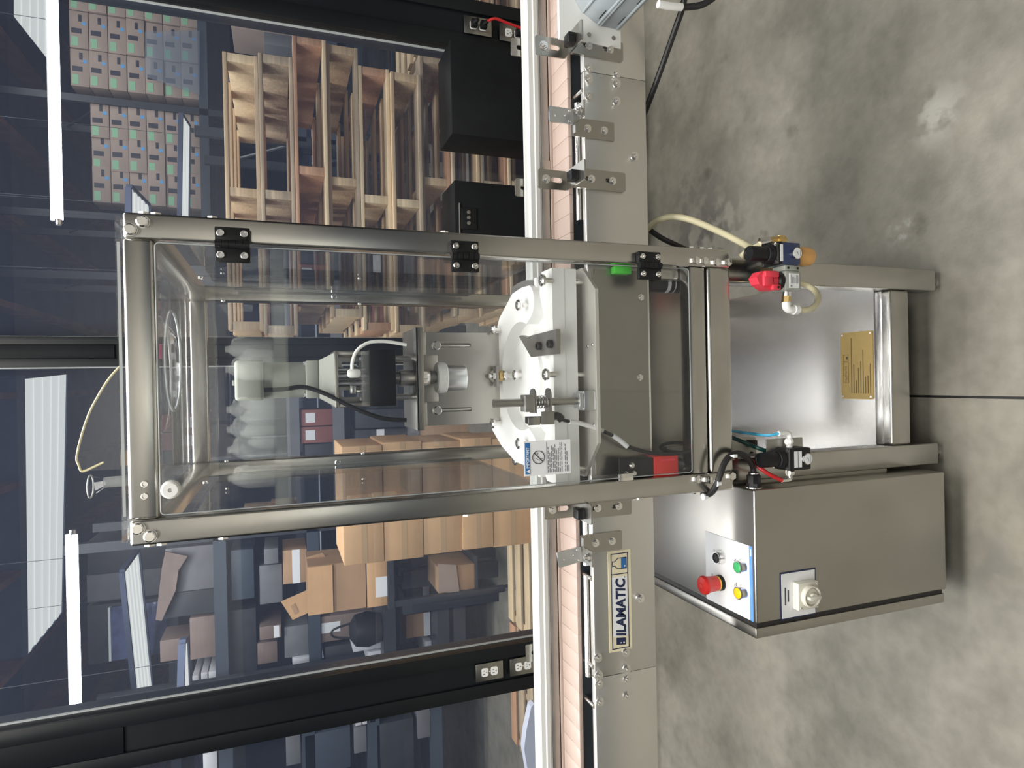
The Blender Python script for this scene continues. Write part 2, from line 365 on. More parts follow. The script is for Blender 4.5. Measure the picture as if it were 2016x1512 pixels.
# ================================================================== SETTING
FZ = -.083
fl = MB()
for x0, x1 in ((-14, -.076), (-.070, 16)): fl.box(x0, x1, -7, 27, FZ-.1, FZ)
flo = struct('floor', fl, CONC, smooth=0)
part('joint_filler', MB().box(-.076, -.070, -7, 27, FZ-.09, FZ-.003), RUBBER, flo, smooth=0)
YW = 1.35
wall = struct('wall_partition', MB().box(-7, 7, YW+.02, YW+.09, FZ, .06), MULL)
# columns of the partition: post with proud cover boards
def column(name, x0, x1):
    c = struct(name, MB().box(x0, x1, YW+.012, YW+.12, FZ, 4.05), MULL)
    w = x1-x0
    for a, b in ((x0, x0+.27*w), (x1-.27*w, x1)): part('cover_board', MB().box(a, b, YW, YW+.012, FZ, 4.05, .002), MULL, c)
    part('cover_board', MB().box(x0+.27*w, x1-.27*w, YW+.004, YW+.012, 1.95, 4.05, .002), MULL, c)
    return c
column('trim_1', -1.268, -1.076)
column('trim_2', .060, .158)
column('trim_3', 1.302, 1.494)
column('trim_4', -3.2, -3.0)
column('trim_5', 3.1, 3.3)
for i, (a, b) in enumerate(((-3.0, -1.268), (-1.076, .060), (.158, 1.302), (1.494, 3.1))):
    w = struct('window_%d' % (i+1), MB().box(a, b, YW+.055, YW+.061, .06, 4.05), WINGL)
    for x in (a, b-.004): part('edge_strip', MB().box(x, x+.004, YW+.045, YW+.055, .06, 4.05), EDGE, w)
struct('trim_6', MB().box(-7, 7, YW, YW+.12, 4.05, 4.12), MULL)
# roof deck over the whole hall, joists running away from the camera, skylight sheets
CZ = 4.3
struct('ceiling', MB().box(-16, 18, -7, 30, CZ, CZ+.08), ROOF)
for i in range(22):
    x = -9.6+i*.95
    j = struct('trim_%d' % (i+10), MB().box(x, x+.07, YW+.15, 28, CZ-.22, CZ-.001), JOIST)
struct('wall_back', MB().box(-16, 18, 28, 28.2, FZ, CZ), DWALL)
struct('wall_front', MB().box(-16, 18, -5.2, -5, 1.95, CZ), FWALL)
struct('trim_40', MB().box(-16, 18, -5.2, -4.98, FZ, 1.95), DWALL)
struct('wall_left', MB().box(-16.2, -16, -7, 28, FZ, CZ), DWALL)
struct('wall_right', MB().box(18, 18.2, -7, 28, FZ, CZ), DWALL)
def skylight(pix, lab, z, grp, panel=False):
    """corrugated translucent sheet; pix: right near, right far, left far, left near corners"""
    q = [at(x, y, Z=z) for x, y in pix]; c = sum(q, Vector())/4
    t = thing('skylight_stand_in' if panel else 'skylight', lab, 'light panel' if panel else 'skylight', c, grp)
    m = MB(); n = 10
    for i in range(n):
        a, b = i/n, (i+1)/n; dz = Vector((0, 0, .010*(i % 2)+.006)); up = Vector((0, 0, .01))
        p = [q[0].lerp(q[1], a), q[0].lerp(q[1], b), q[3].lerp(q[2], b), q[3].lerp(q[2], a)]
        m.add([v+dz for v in p]+[v+dz+up for v in p], [(3, 2, 1, 0), (4, 5, 6, 7), (0, 1, 5, 4), (1, 2, 6, 5), (2, 3, 7, 6), (3, 0, 4, 7)])
    part('translucent_sheet', m, SKYL, t, smooth=0)
    f = MB(); top = CZ if not panel else z+.04
    for i in range(4):
        a, b = q[i], q[(i+1) % 4]; o = ((a+b)/2-c).normalized()*.03
        f.add([a, b, b+o, a+o]+[Vector((v.x, v.y, top)) for v in (a, b, b+o, a+o)], [(0, 1, 2, 3), (7, 6, 5, 4), (0, 4, 5, 1), (1, 5, 6, 2), (2, 6, 7, 3), (3, 7, 4, 0)])
    part('frame', f, ROOF, t)
    if panel:
        for v in (q[0].lerp(q[2], .15), q[0].lerp(q[2], .85)): part('hanger_wire', MB().cyl((v.x, v.y, z+.03), (v.x, v.y, CZ), .002, n=6), RACK, t)
G1 = 'skylights in the dark roof'; G2 = 'narrow skylight stand-ins beyond the glass'
skylight([(49, 746), (133, 737), (124, 1205), (56, 1288)], 'long pale skylight sheet overhead, nearest one left of the middle column', CZ-.27, G1)
skylight([(27, -300), (106, -260), (106, 132), (27, 32)], 'long pale skylight sheet in the roof at the far right, nearest the glass there', CZ-.27, G1)
zp = at(262, 1200, Y=5.3).z  # far skylights, made up here as glowing sheets hung nearer
skylight([(246, 1127), (276, 1085), (307, 1402), (277, 1425)], 'long narrow hung skylight stand-in left of the capping machine top', zp, G2, True)
skylight([(260, 371), (297, 408), (297, 560), (260, 540)], 'short hung skylight stand-in just above the right corner of the machine guard', at(262, 400, Y=4.2).z, G2, True)
skylight([(361, 228), (376, 252), (373, 470), (358, 470)], 'thin hung skylight stand-in beside the pallet stack top, right of the machine', at(361, 300, Y=5.6).z, G2, True)
skylight([(366, 1268), (371, 1262), (381, 1470), (361, 1475)], 'thin hung skylight stand-in beside the left black column', at(365, 1300, Y=3.3).z, G2, True)

# ================================================================== CAPPING MACHINE (frame, table, guard)
H = .24375; T = .0381; ZT = 1.6526; ZB = .581; D = .764
mach = thing('capping_machine', 'stainless steel capping machine frame with clear guard box and hinged door in the middle', 'machine', (0, .38, FZ))
LX = .2365; LW = .0515
for sx in (-1, 1):
    for y0, zt in ((.040, .73), (.66, .73)):
        leg = part('leg', MB().box(*sorted((sx*LX, sx*(LX-LW))), y0, y0+LW, FZ+.022, zt, .004, seg=3), TUBE, mach)
        part('foot', MB().prism([(sx*(LX-LW/2)+.013*math.cos(PI/3*i+.3), y0+LW/2+.013*math.sin(PI/3*i+.3)) for i in range(6)], FZ+.006, FZ+.022).cyl((sx*(LX-LW/2), y0+LW/2, FZ), (sx*(LX-LW/2), y0+LW/2, FZ+.006), .017), BRIGHT, leg, 'bright levelling foot')
    part('guard_post', MB().box(*sorted((sx*H, sx*(H-T))), 0, T, ZB, ZT, .0045, seg=3), TUBE, mach)
    part('guard_post', MB().box(*sorted((sx*H, sx*(H-T))), D-T, D, .72, ZT, .0045, seg=3), TUBE, mach)
    part('side_rail', MB().box(*sorted((sx*H, sx*(H-T))), T, D-T, ZT-T, ZT, .004), TUBE, mach)
    part('side_rail', MB().box(*sorted((sx*(LX-.002), sx*(LX-LW+.004))), .0925, .66, .655, .70, .004), TUBE, mach)
for y0 in (0, D-T): part('top_rail', MB().box(-H+T, H-T, y0, y0+T, ZT-T, ZT+.001, .0045, seg=3), TUBE, mach)
part('lower_rail', MB().box(-H+T, H-T, .002, .036, .6415, .678, .003), TUBE, mach)
part('table_rail', MB().box(-H+T, H-T, -.003, .038, .583, .638, .006, seg=3), TUBE, mach)
part('table_rail', MB().box(-LX+LW, LX-LW, .66, .705, .583, .638, .006, seg=3), TUBE, mach)
part('front_shade_sheet', MB().box(-.2, .2, .0412, .0434, .750, .872), SHADEDST, mach)  # added sheet, stands for the shade on the conveyor plate
part('apron_sheet', MB().box(-.2, .2, .150, .153, .59, .742), SHADEDST, mach)
part('shelf_rail', MB().box(-LX+LW, LX-LW, .048, .086, .020, .082, .006, seg=3), TUBE, mach)
part('shelf_rail', MB().box(-LX+LW, LX-LW, .664, .70, .020, .082, .006, seg=3), TUBE, mach)
part('bottom_shelf', MB().box(-.234, .234, .0925, .658, .0765, .0805).box(-LX+LW+.001, LX-LW-.001, .070, .0925, .0800, .0825, .0008), SHELF, mach)
# clear panels
tp = MB(); plate(tp, [(-.238, .004), (.238, .004), (.238, .762), (-.238, .762)], [circ(.045, .515, .108, 40)], .006, Matrix.Translation((0, 0, ZT+.0075)))
top = part('top_panel', tp, PANE, mach)
part('panel_edge', MB().box(-.2, .2, .0030, .004, ZT+.0045, ZT+.0085), EDGE, top, 'bright cut edge of the clear top')
rim = MB(); rim.tube([(.045+.109*math.cos(2*PI*i/36), .515+.109*math.sin(2*PI*i/36), ZT+.009) for i in range(37)], .003, 6, 1)
part('hole_rim', rim, EDGE, top)
for sx in (-1, 1):
    x = sx*.2365
    poly = [(.050, 1.585), (.66, 1.585), (.70, 1.545), (.70, .93), (.050, .93)]
    pa = part('side_panel', MB().prism([(p[0], p[1]) for p in poly], *sorted((x, x-sx*.005)), 'X'), PANE, mach)
    part('panel_edge', MB().box(*sorted((x, x-sx*.005)), .700, .702, .93, 1.545), EDGE, pa, 'bright rear edge of clear side panel')
part('back_panel', MB().box(-.2, .2, D-.022, D-.017, .95, 1.60), PANE, mach)
door = MB(); door.prism(rrect(-.2005, .2005, .682, 1.6115, .006), -.004, .002, 'Y')
dr = part('guard_door', door, PANE, mach)
e = MB(); ring = rrect(-.2005, .2005, .682, 1.6115, .006)
e.tube([(p[0], -.001, p[1]) for p in ring+ring[:1]], .0009, 6, 1); part('door_edge', e, EDGE, dr)
kb = MB(); k = at(338, 962, Y=-.02); kb.lathe([(.006, 0), (.006, .012), (.0125, .015), (.0135, .022), (.0125, .030), (.010, .032), (.003, .032), (.003, .028)], (k.x, -.004, k.z), '-Y', 24); part('door_knob', kb, WPLAST, dr)
# three black hinges
for px in (458, 915, 1277.5):
    c = at(px, 482 if px < 700 else 517 if px < 1000 else 525, Y=-.008)
    x = .2010; z = c.z; hm = MB()
    hm.box(x+.0035, x+.0265, -.0115, -.0005, z-.0245, z+.0245, .0015); hm.box(x-.0265, x-.0035, -.0125, -.0045, z-.0245, z+.0245, .0015)
    h = part('hinge', hm, BLACK, mach, 'black plastic hinge on the guard door')
    kn = MB()
    for i in range(5): kn.cyl((x, -.0125, z-.0245+i*.0098+.0004), (x, -.0125, z-.0245+i*.0098+.0094), .0062, n=14)
    part('knuckle', kn, BLACK, h)
    for dx in (-.0165, .0165):
        for dz in (-.0165, .0165): inst('screw', SCREW, h, (x+dx, -.0115 if dx > 0 else -.0125, z+dz), (0, -1, 0), 1.15)
# hardware on the posts
for x, y in ((281, 437), (257, 453), (272, 1040), (296, 1055)): p = at(x, y, Y=0); inst('bolt', BOLT, mach, (p.x, 0, p.z), (0, -1, 0), .95)
for x, y in ((285, 953), (285, 977)): p = at(x, y, Y=0); inst('screw', SCREW, mach, (p.x, 0, p.z), (0, -1, 0), 1.0)
for x, y in ((1369, 513), (1386, 514), (1410, 517), (1432, 517), (1373, 943), (1394, 944), (1440, 937)):
    p = at(x, y, Y=0); inst('bolt', HEX, mach, (p.x, 0, max(p.z, ZB+.006)), (0, -1, 0), .95)
for sx in (-1, 1):
    for z in ((1.628, 1.612, 1.535, 1.17, .66, .635, .615) if sx > 0 else (1.630, 1.614, 1.53, 1.14, .80, .655)): inst('bolt', HEX, mach, (sx*H, .02, z), (sx, 0, 0), .9)
for sx in (-1, 1):
    for y, z in ((.66, 1.60), (.66, 1.27), (.30, 1.612)): inst('screw', SCREW, mach, (sx*(.2056-.006), y, z-.03), (-sx, 0, 0), 1.1)
# inside rear post bolts
for sx in (-1, 1): inst('bolt', BOLT, mach, (sx*(H-T/2), D-T, 1.30), (0, -1, 0), .8)
# brass name plate on the bottom shelf
NZ = .0806
npl = MB(); npl.prism(rrect(-.0765, .0925, .097, .191, .006), NZ, NZ+.002)
np_ = part('name_plate', npl, PLATEBR, mach, 'engraved brass plate', smooth=0)
for x in (-.070, .086):
    for y in (.103, .185): inst('rivet', SCREW, np_, (x, y, NZ+.002), (0, 0, 1), .6)
eg = MB()
def frame_lines(m, x0, x1, y0, y1, w, z):
    m.box(x0, x1, y0, y0+w, z, z+.0003); m.box(x0, x1, y1-w, y1, z, z+.0003); m.box(x0, x0+w, y0, y1, z, z+.0003); m.box(x1-w, x1, y0, y1, z, z+.0003)
frame_lines(eg, -.036, .017, .168, .184, .0009, NZ+.002); frame_lines(eg, .019, .036, .168, .184, .0009, NZ+.002)
eg.box(.024, .031, .170, .175, NZ+.002, NZ+.0023)
for i in range(26):
    x = -.066+random.random()*.02; y = .158-(i//3)*.0068
    if i % 3 == 0:
        w = random.uniform(.03, .11) if i > 2 else .14; eg.box(-.062, -.062+w, y, y+.0022, NZ+.002, NZ+.0022)
part('engraving', eg, ENGR, np_, smooth=0)
text(np_, 'FILAMATIC', .0085, Matrix.Translation((-.033, .173, NZ+.0021)), ENGR, 'lettering', .0002)
# thin green indicator and dark air reservoir beside the third hinge
part('indicator', MB().box(.190, .2045, .0240, .0405, .795, .832, .002), LIME, mach, 'bright green plastic indicator')
cy = thing('air_filter', 'dark upright cylinder with white bands behind the lowest door hinge', 'filter', (.182, .085, .648))
part('body', MB().lathe([(.0165, .648), (.0165, .735), (.012, .742)], (.182, .085, 0), n=24), BLACK, cy)
for z0, z1 in ((.662, .664), (.674, .682)): part('band', MB().lathe([(.0169, z0), (.0169, z1)], (.182, .085, 0), n=24), PAPER, cy, 'white printed band')

# ================================================================== CAPPING HEAD
AX, AY = -.003, .25
hd = thing('capping_unit', 'grey motor and spindle capping head on a slotted steel plate inside the guard', 'capping unit', (AX, .34, .96))
part('motor_cap', MB().box(-.0405, .0345, .208, .290, 1.471, 1.521, .007, seg=3).box(-.012, -.002, .235, .255, 1.521, 1.5265, .001), GREYPAINT, hd)
part('motor_body', MB().lathe([(.0335, 1.396), (.0345, 1.402), (.0345, 1.4705)], (AX, AY, 0), n=36).box(-.0345, .0285, .26, .295, 1.40, 1.468, .008), GREYPAINT, hd)
gb = MB(); gb.box(-.039, .0335, .214, .290, 1.372, 1.396, .003)
gb.add([(-.039, .214, 1.372), (.0335, .214, 1.372), (.0335, .29, 1.372), (-.039, .29, 1.372), (-.055, .202, 1.3445), (.047, .202, 1.3445), (.047, .30, 1.3445), (-.055, .30, 1.3445)], [(0, 1, 5, 4), (1, 2, 6, 5), (2, 3, 7, 6), (3, 0, 4, 7)])
part('gear_housing', gb, GREYPAINT, hd)
for x in (-.033, .028): inst('bolt', HEX, hd, (x, .222, 1.396), (0, 0, 1), .7)
cg = MB(); cg.box(-.058, .051, .198, .302, 1.337, 1.3445, .002); cg.box(-.058, -.050, .21, .302, 1.277, 1.337, .001); cg.box(.043, .051, .21, .302, 1.277, 1.337, .001)
plate(cg, rrect(-.058, .051, 1.277, 1.337, .001, 1), [rrect(-.041, -.026, 1.285, 1.322, .004, 4), rrect(.018, .033, 1.285, 1.322, .004, 4)], .004, facing('-Y', (0, .300, 0)))
part('coupling_bracket', cg, STEEL, hd)
sh = MB(); sh.cyl((AX+.006, AY, 1.277), (AX+.006, AY, 1.337), .0085); sh.cyl((AX-.010, AY, 1.277), (AX-.010, AY, 1.337), .005); sh.cyl((AX+.019, AY, 1.277), (AX+.019, AY, 1.337), .004)
sh.box(AX-.030, AX-.014, AY-.01, AY+.012, 1.300, 1.312, .001); sh.box(AX-.027, AX-.022, AY-.012, AY+.012, 1.28, 1.300, .001); part('drive_shaft', sh, BRIGHT, hd)
ac = MB(); ac.box(-.056, .050, .203, .298, 1.2775, 1.292, .001); part('clear_block', ac, ACRYL, hd)
part('clutch_block', MB().box(-.0575, .0535, .200, .302, 1.227, 1.2775, .0015), BLACK, hd)
for x in (-.043, .036): inst('bolt', HEX, hd, (x, .225, 1.292), (0, 0, 1), .7)
for x in (-.042, .036):
    for y in (.226, .276): part('standoff', MB().cyl((x, y, 1.187), (x, y, 1.227), .0058, n=14), BRIGHT, hd)
part('coupling', MB().lathe([(.013, 1.212), (.013, 1.22), (.010, 1.2275)], (AX, AY, 0)), DSTEEL, hd)
part('spindle', MB().lathe([(.0120, 1.146), (.0172, 1.157), (.0172, 1.2115), (.015, 1.2125)], (AX, AY, 0), n=30), BRIGHT, hd)
part('spindle_slot', MB().box(AX+.003, AX+.008, AY-.0178, AY-.012, 1.166, 1.180, .001), BLACK, hd)
part('spring_collar', MB().lathe([(.014, 1.146), (.014, 1.1385), (.011, 1.1385), (.011, 1.133)][::-1], (AX, AY, 0)), DSTEEL, hd)
part('chuck_collar', MB().lathe([(.030, 1.114), (.0325, 1.117), (.0325, 1.131), (.030, 1.1345), (.012, 1.1345)], (AX-.001, AY, 0), n=40), WPLAST, hd)
part('chuck', MB().lathe([(.026, 1.073), (.0275, 1.076), (.0275, 1.1145), (.020, 1.1145)], (AX-.002, AY, 0), n=40), ALU, hd)
# slotted mounting plate and its folded top
mp = MB(); plate(mp, [(-.110, .935), (.0985, .935), (.0985, 1.183), (-.110, 1.183)], [rrect(.0645, .0745, 1.030, 1.124, .005), rrect(-.081, -.071, 1.030, 1.124, .005)], .005, facing('-Y', (0, .342, 0)))
part('mounting_plate', mp, STEEL, hd)
part('top_flange', MB().box(-.1085, .097, .195, .3395, 1.1825, 1.187, .001).box(-.1085, .097, .195, .1985, 1.172, 1.187, .001), STEEL, hd)
part('gusset', MB().box(.046, .0975, .308, .3395, 1.142, 1.1825, .001).box(-.1085, -.055, .308, .3395, 1.142, 1.1825, .001).box(-.055, .046, .300, .3395, 1.118, 1.1825, .001), STEEL, hd)
for x, z in ((.069, 1.112), (-.076, 1.113)): inst('bolt', BOLT, hd, (x, .3395, z), (0, -1, 0), 1.15)
for x in (.069, -.076): part('slot_rod', MB().cyl((x, .3515, 1.01), (x, .3515, 1.14), .006), BRIGHT, hd)
ca = MB(); ca.tube([at(x, y, Y=.2) for x, y in ((520, 768), (560, 766), (598, 762), (640, 775), (690, 800), (740, 820), (770, 826), (800, 827))], .0042, 8)
tag(part('motor_cable', ca, RUBBER), 'black cable sweeping down from the capping motor to its steel flange', 'cable')
cb = MB(); cb.tube([at(x, y, Y=.185) for x, y in ((693, 727), (694, 712), (703, 690), (725, 675), (755, 672), (785, 676), (800, 679))], .0033, 8)
wc = part('white_tube', cb, WPLAST); tag(wc, 'white tube arching over the right of the black clutch block', 'tube')
a = at(697, 735, Y=.185); part('elbow_fitting', MB().lathe([(.006, -.012), (.0085, -.006), (.0085, .008), (.006, .012)], a, 'Z', 14), WPLAST, wc)

# ================================================================== WHITE BOTTLE GUIDE BLOCK
bl = thing('guide_block', 'white plastic bottle guide block with curved pockets under the capping head', 'guide block', (-.003, .20, .9095))
def zat(pts, z): return [tuple(at(x, y, Z=z)[:2]) for x, y in pts]
outer = [(0.1971, 0.0359), (0.1971, 0.109), (0.192, 0.1348), (0.1775, 0.2378), (0.1322, 0.3325), (0.0601, 0.3943), (-0.1315, 0.4005), (-0.1644, 0.3325), (-0.1912, 0.2429), (-0.2108, 0.1348), (-0.2108, 0.109), (-0.2087, 0.0359)]
part('base_slab', MB().prism(outer, .9095, .935), HDPE, bl)
def arc(cx, cy, r, a0, a1, n=14): return [(cx+r*math.cos(math.radians(a0+(a1-a0)*i/n)), cy+r*math.sin(math.radians(a0+(a1-a0)*i/n))) for i in range(n+1)]
CXB = -.004
rear = [(0.1765, 0.2429), (0.1322, 0.3325), (0.0601, 0.3943), (-0.1315, 0.4005), (-0.1644, 0.3325), (-0.1902, 0.2429), (-0.1912, 0.1863)]
rear += arc(-0.1541, 0.1533, .035, 200, 330, 7)                 # left rounded lobe
rear += [(-0.1109, 0.1636)] + arc(CXB, 0.2048, .1154, 200, -20, 26) + [(0.1034, 0.1636)]
rear += arc(0.1466, 0.1533, .035, 210, 340, 7) + [(0.1817, 0.1863)]
part('rear_guide', MB().prism(rear, .935, .9630), HDPE, bl)
front = [(0.1971, 0.0349), (0.1971, 0.0833), (0.1703, 0.0936), (0.1549, 0.0956), (0.124, 0.0833), (0.0951, 0.0647), (0.0622, 0.0544), (0.0004, 0.0524), (-0.0563, 0.0544), (-0.0944, 0.0647), (-0.1232, 0.0833), (-0.1562, 0.0977), (-0.183, 0.0936), (-0.2087, 0.0781), (-0.2087, 0.0349)]
part('front_guide', MB().prism(front, .935, .9600), HDPE, bl)
for a, b in ((-.211, -.155), (.134, .196)): part('chute_lip', MB().box(a, b, .133, .147, .935, .952, .003), HDPE, bl)
part('centre_disc', MB().lathe([(.080, .935), (.080, .943), (.072, .947)], (CXB, .2225, 0), n=48), HDPE, bl)
bk = [tuple(at(x, y, Z=.966)[:2]) for x, y in ((1024, 662), (1030, 660), (1041, 664), (1050, 660), (1098, 648), (1098, 697), (1048, 703))]
bd = part('blade_plate', MB().prism(bk, .9605, .969), DSTEEL, bl, 'dark grey steel blade plate')
for x, y in ((1064, 681), (1086, 677)): p = at(x, y, Z=.969); inst('screw', BSCREW, bd, (p.x, p.y, .969), (0, 0, 1), 1.7)
for x, y, z in ((1086, 553, .960), (1038, 601, .963), (985, 649, .963), (1093, 737, .960), (1030, 738, .943), (1009, 739, .943), (986, 833, .963), (1038, 872, .963), (1030, 905, .935)):
    p = at(x, y, Z=z); inst('spacer_bolt', STUD, bl, (p.x, p.y, z), (0, 0, 1), .95)
p = at(989, 740, Z=.963)
sp = part('sensor_tab', MB().box(p.x-.024, p.x+.024, p.y-.010, p.y+.010, .974, .981, .002), DSTEEL, bl)
part('brass_nut', MB().prism([(p.x+.013*math.cos(PI/3*i), p.y-.003+.013*math.sin(PI/3*i)) for i in range(6)], .963, .974), BRASS, sp, 'brass nut')
part('lock_nut', MB().prism([(p.x+.013*math.cos(PI/3*i), p.y+.002+.013*math.sin(PI/3*i)) for i in range(6)], .981, .988).cyl((p.x, p.y+.002, .988), (p.x, p.y+.002, .995), .006), BRIGHT, sp)
for x in (.176, -.004, -.186): part('standoff', MB().cyl((x, .058, .8885), (x, .058, .9095), .0065, n=16), BRIGHT, bl)
part('support_plate', MB().prism([(.203, .052), (.155, -.0005), (-.132, -.0005), (-.203, .060), (-.203, .082), (.203, .082)], .8820, .8885), MATTEP, bl)
for x, y in ((.052, .012), (.050, .032), (-.10, .012)): inst('screw', SCREW, bl, (x, y, .8885), (0, 0, 1), .7)
for pts in (((1003, 588), (1008, 566), (1018, 558), (1050, 545), (1062, 552), (1062, 600)), ((1006, 882), (1008, 894), (1015, 908), (1029, 917), (1060, 905), (1060, 870))):
    part('wing_plate', MB().prism(zat(pts, .9345), .929, .9345), DSTEEL, bl)
# vertical rod with spring clamp and bottle sensor
st = thing('sensor_stand', 'steel rod stand with spring clamp and small bottle sensor before the white guide block', 'sensor stand', (-.053, .0185, .8885))
X0, Y0 = -.053, .0185
part('rod', MB().cyl((X0, Y0, .894), (X0, Y0, 1.086), .0075), STEEL, st)
part('rod_base', MB().box(X0-.0185, X0+.0185, Y0-.0155, Y0+.016, .8885, .914, .003).box(X0-.014, X0+.014, Y0-.014, Y0+.014, .914, .922, .002), ALU, st)
def tongue(z0, z1): return MB().prism([(X0-.020, Y0-.014), (X0+.012, Y0-.014)]+arc(X0+.012, Y0, .0135, -80, 80, 8)+[(X0+.012, Y0+.014), (X0-.020, Y0+.014)], z0, z1)
part('clamp', tongue(1.008, 1.011).box(X0-.017, X0+.014, Y0-.013, Y0+.013, 1.011, 1.030, .002), DSTEEL, st)
part('clamp', tongue(.978, .981), DSTEEL, st)
sg = MB(); sg.tube([(X0+.0115*math.cos(i*.6), Y0+.0115*math.sin(i*.6), .981+.027*i/52) for i in range(53)], .0012, 6, 1); part('spring', sg, BRIGHT, st)
part('sensor_body', MB().box(X0-.039, X0-.026, Y0-.013, Y0+.012, .982, 1.022, .0015), BLACK, st)
part('sensor_face', MB().box(X0-.041, X0-.027, Y0-.0155, Y0-.0125, 1.002, 1.026, .001), STEEL, st)
part('sensor_plate', MB().box(X0-.041, X0-.017, Y0-.0155, Y0-.0125, .974, 1.000, .001), DSTEEL, st)
cbl = thing('sensor_cable', 'sensor lead in white, black and clear sleeved lengths dropping below the guide block', 'cable', (-.09, .0, .97))
sp_ = lambda pts, y: [at(a, b, Y=y) for a, b in pts]
part('plug', MB().tube(sp_(((1072, 820), (1086, 820)), .018), .006, 10, 1).tube(sp_(((1086, 820), (1098, 819), (1106, 826)), .018), .0075, 10), BLACK, cbl)
part('red_collar', MB().tube(sp_(((1071, 821), (1078, 821)), .018), .0068, 12, 1), mat('red_collar_plastic', (.35, .03, .05), .4), cbl)
part('white_sleeve', MB().tube(sp_(((1122, 830), (1140, 833), (1165, 840), (1187, 848)), .012), .0045, 10), WPLAST, cbl)
part('black_lead', MB().tube(sp_(((1104, 825), (1113, 828), (1123, 830)), .014), .0033, 8).tube(sp_(((1186, 848), (1207, 858), (1225, 870), (1240, 880), (1265, 888), (1295, 893), (1330, 893), (1364, 886)), .012), .0033, 8), RUBBER, cbl)
part('clear_marker', MB().tube(sp_(((1206, 857), (1222, 868), (1235, 879)), .012), .005, 10), PAPER, cbl)
# IMPORTANT label stuck on the door
lb = thing('warning_label', 'white and blue IMPORTANT label stuck on the clear guard door', 'label', (-.152, -.005, .946))
lx0, lx1, lz0, lz1 = -.1835, -.1215, .9475, 1.0385
part('sheet', MB().box(lx0, lx1, -.0052, -.0042, lz0, lz1), PAPER, lb, smooth=0)
part('blue_band', MB().box(lx0+.0035, lx1-.003, -.0056, -.0051, lz1-.0115, lz1-.002), BLUE, lb, smooth=0)
Fm = lambda x, z, y=-.0057: facing('-Y', (x, y, z))
text(lb, 'IMPORTANT', .0078, Fm(lx0+.0135, lz1-.0096), PAPER, sx=.86, offset=.0001)
wt = MB(); wt.prism([(lx0+.005, lz1-.0105), (lx0+.012, lz1-.0105), (lx0+.0085, lz1-.0035)], -.0059, -.0056, 'Y'); part('alert_mark', wt, PAPER, lb)
pm = MB(); cx, cz = (lx0+lx1)/2+.0015, lz1-.0275
pm.tube([(cx+.0115*math.cos(2*PI*i/30), -.0056, cz+.0115*math.sin(2*PI*i/30)) for i in range(31)], .0007, 5, 1); pm.tube([(cx-.008, -.0056, cz-.008), (cx+.008, -.0056, cz+.008)], .0008, 5, 1)
pm.tube([(cx-.001, -.0055, cz+.006), (cx-.006, -.0055, cz-.002), (cx-.002, -.0055, cz-.008)], .0004, 4, 1); pm.tube([(cx+.002, -.0055, cz+.003), (cx+.008, -.0055, cz+.001)], .0004, 4, 1)
part('no_touch_symbol', pm, INK, lb)
lm = MB(); lm.box(lx0+.003, lx1-.003, -.0055, -.0051, lz1-.0435, lz1-.0430)
z = lz1-.0470
for i, wd in enumerate((.046, .036, .048, .045, .050, .040, .048, .053, .055, .0, .050, .041, .016)):
    if wd:
        a = 0
        while a < wd-.004: l = min(random.uniform(.004, .012), wd-a); lm.box(lx0+.004+a, lx0+.004+a+l, -.0054, -.0051, z, z+.0017); a += l+.0016
    z -= .0034
part('print', lm, GREYINK, lb, smooth=0)
# safety switch
ss = thing('safety_switch', 'red safety interlock switch with black bracket low left inside the guard', 'switch', (-.19, .03, .74))
part('red_body', MB().box(-.2075, -.1665, .012, .045, .704, .760, .003), RED, ss)
part('printed_mark', MB().box(-.177, -.173, .0115, .0121, .712, .745), PINKRED, ss)
part('cable_gland', MB().lathe([(.016, .704), (.014, .690), (.009, .684)][::-1], (-.188, .028, 0), n=14), BLACK, ss)
part('actuator', MB().box(-.205, -.168, .014, .040, .760, .800, .002), BLACK, ss)
part('actuator_plate', MB().box(-.208, -.166, .009, .014, .800, .838, .001), BLACK, ss)
for x, z in ((-.196, .825), (-.180, .812), (-.196, .808)): inst('bolt', BOLT, ss, (x, .009, z), (0, -1, 0), .55)
part('actuator_tab', MB().box(-.207, -.193, -.002, .002, .815, .846, .001), BRIGHT, ss)
lc = MB()
lc.tube(sp_(((1330, 905), (1350, 915), (1364, 918)), .05), .0035, 8); lc.tube(sp_(((1364, 872), (1320, 872), (1300, 880), (1315, 888), (1364, 893)), .09), .0035, 8)
tag(part('switch_lead', lc, RUBBER), 'black leads looped beside the red safety switch above the table rail', 'cable')
# clear plastic hood parts resting on the guard roof
ho = thing('clear_hood', 'loose clear plastic hood with yellowed edge lying on top of the guard', 'hood', (-.05, .38, ZT+.0105))
hp = [at(x, y, Y=.38) for x, y in ((241, 716), (215, 745), (193, 780), (175, 815), (160, 860), (151, 900), (155, 915), (162, 928))]
hz = MB()
base = [Vector((p.x, .38, ZT+.0105)) for p in hp]
for i in range(len(hp)-1): hz.add([hp[i]+Vector((0, -.002, 0)), hp[i+1]+Vector((0, -.002, 0)), base[i+1]+Vector((0, -.002, 0)), base[i]+Vector((0, -.002, 0)), hp[i]+Vector((0, .002, 0)), hp[i+1]+Vector((0, .002, 0)), base[i+1]+Vector((0, .002, 0)), base[i]+Vector((0, .002, 0))], [(0, 1, 2, 3), (7, 6, 5, 4), (0, 4, 5, 1), (2, 6, 7, 3)])
part('sheet', hz, PANE, ho)
part('yellow_edge', MB().tube([*hp, *[at(x, y, Y=.38) for x, y in ((185, 919), (204, 910))]], .0022, 6, 4), YEDGE, ho, 'yellowed cut edge')
dm = MB(); d_ = [at(x, y, Y=.52) for x, y in ((236, 636), (230, 665), (228, 700), (229, 740), (231, 790), (240, 860))]
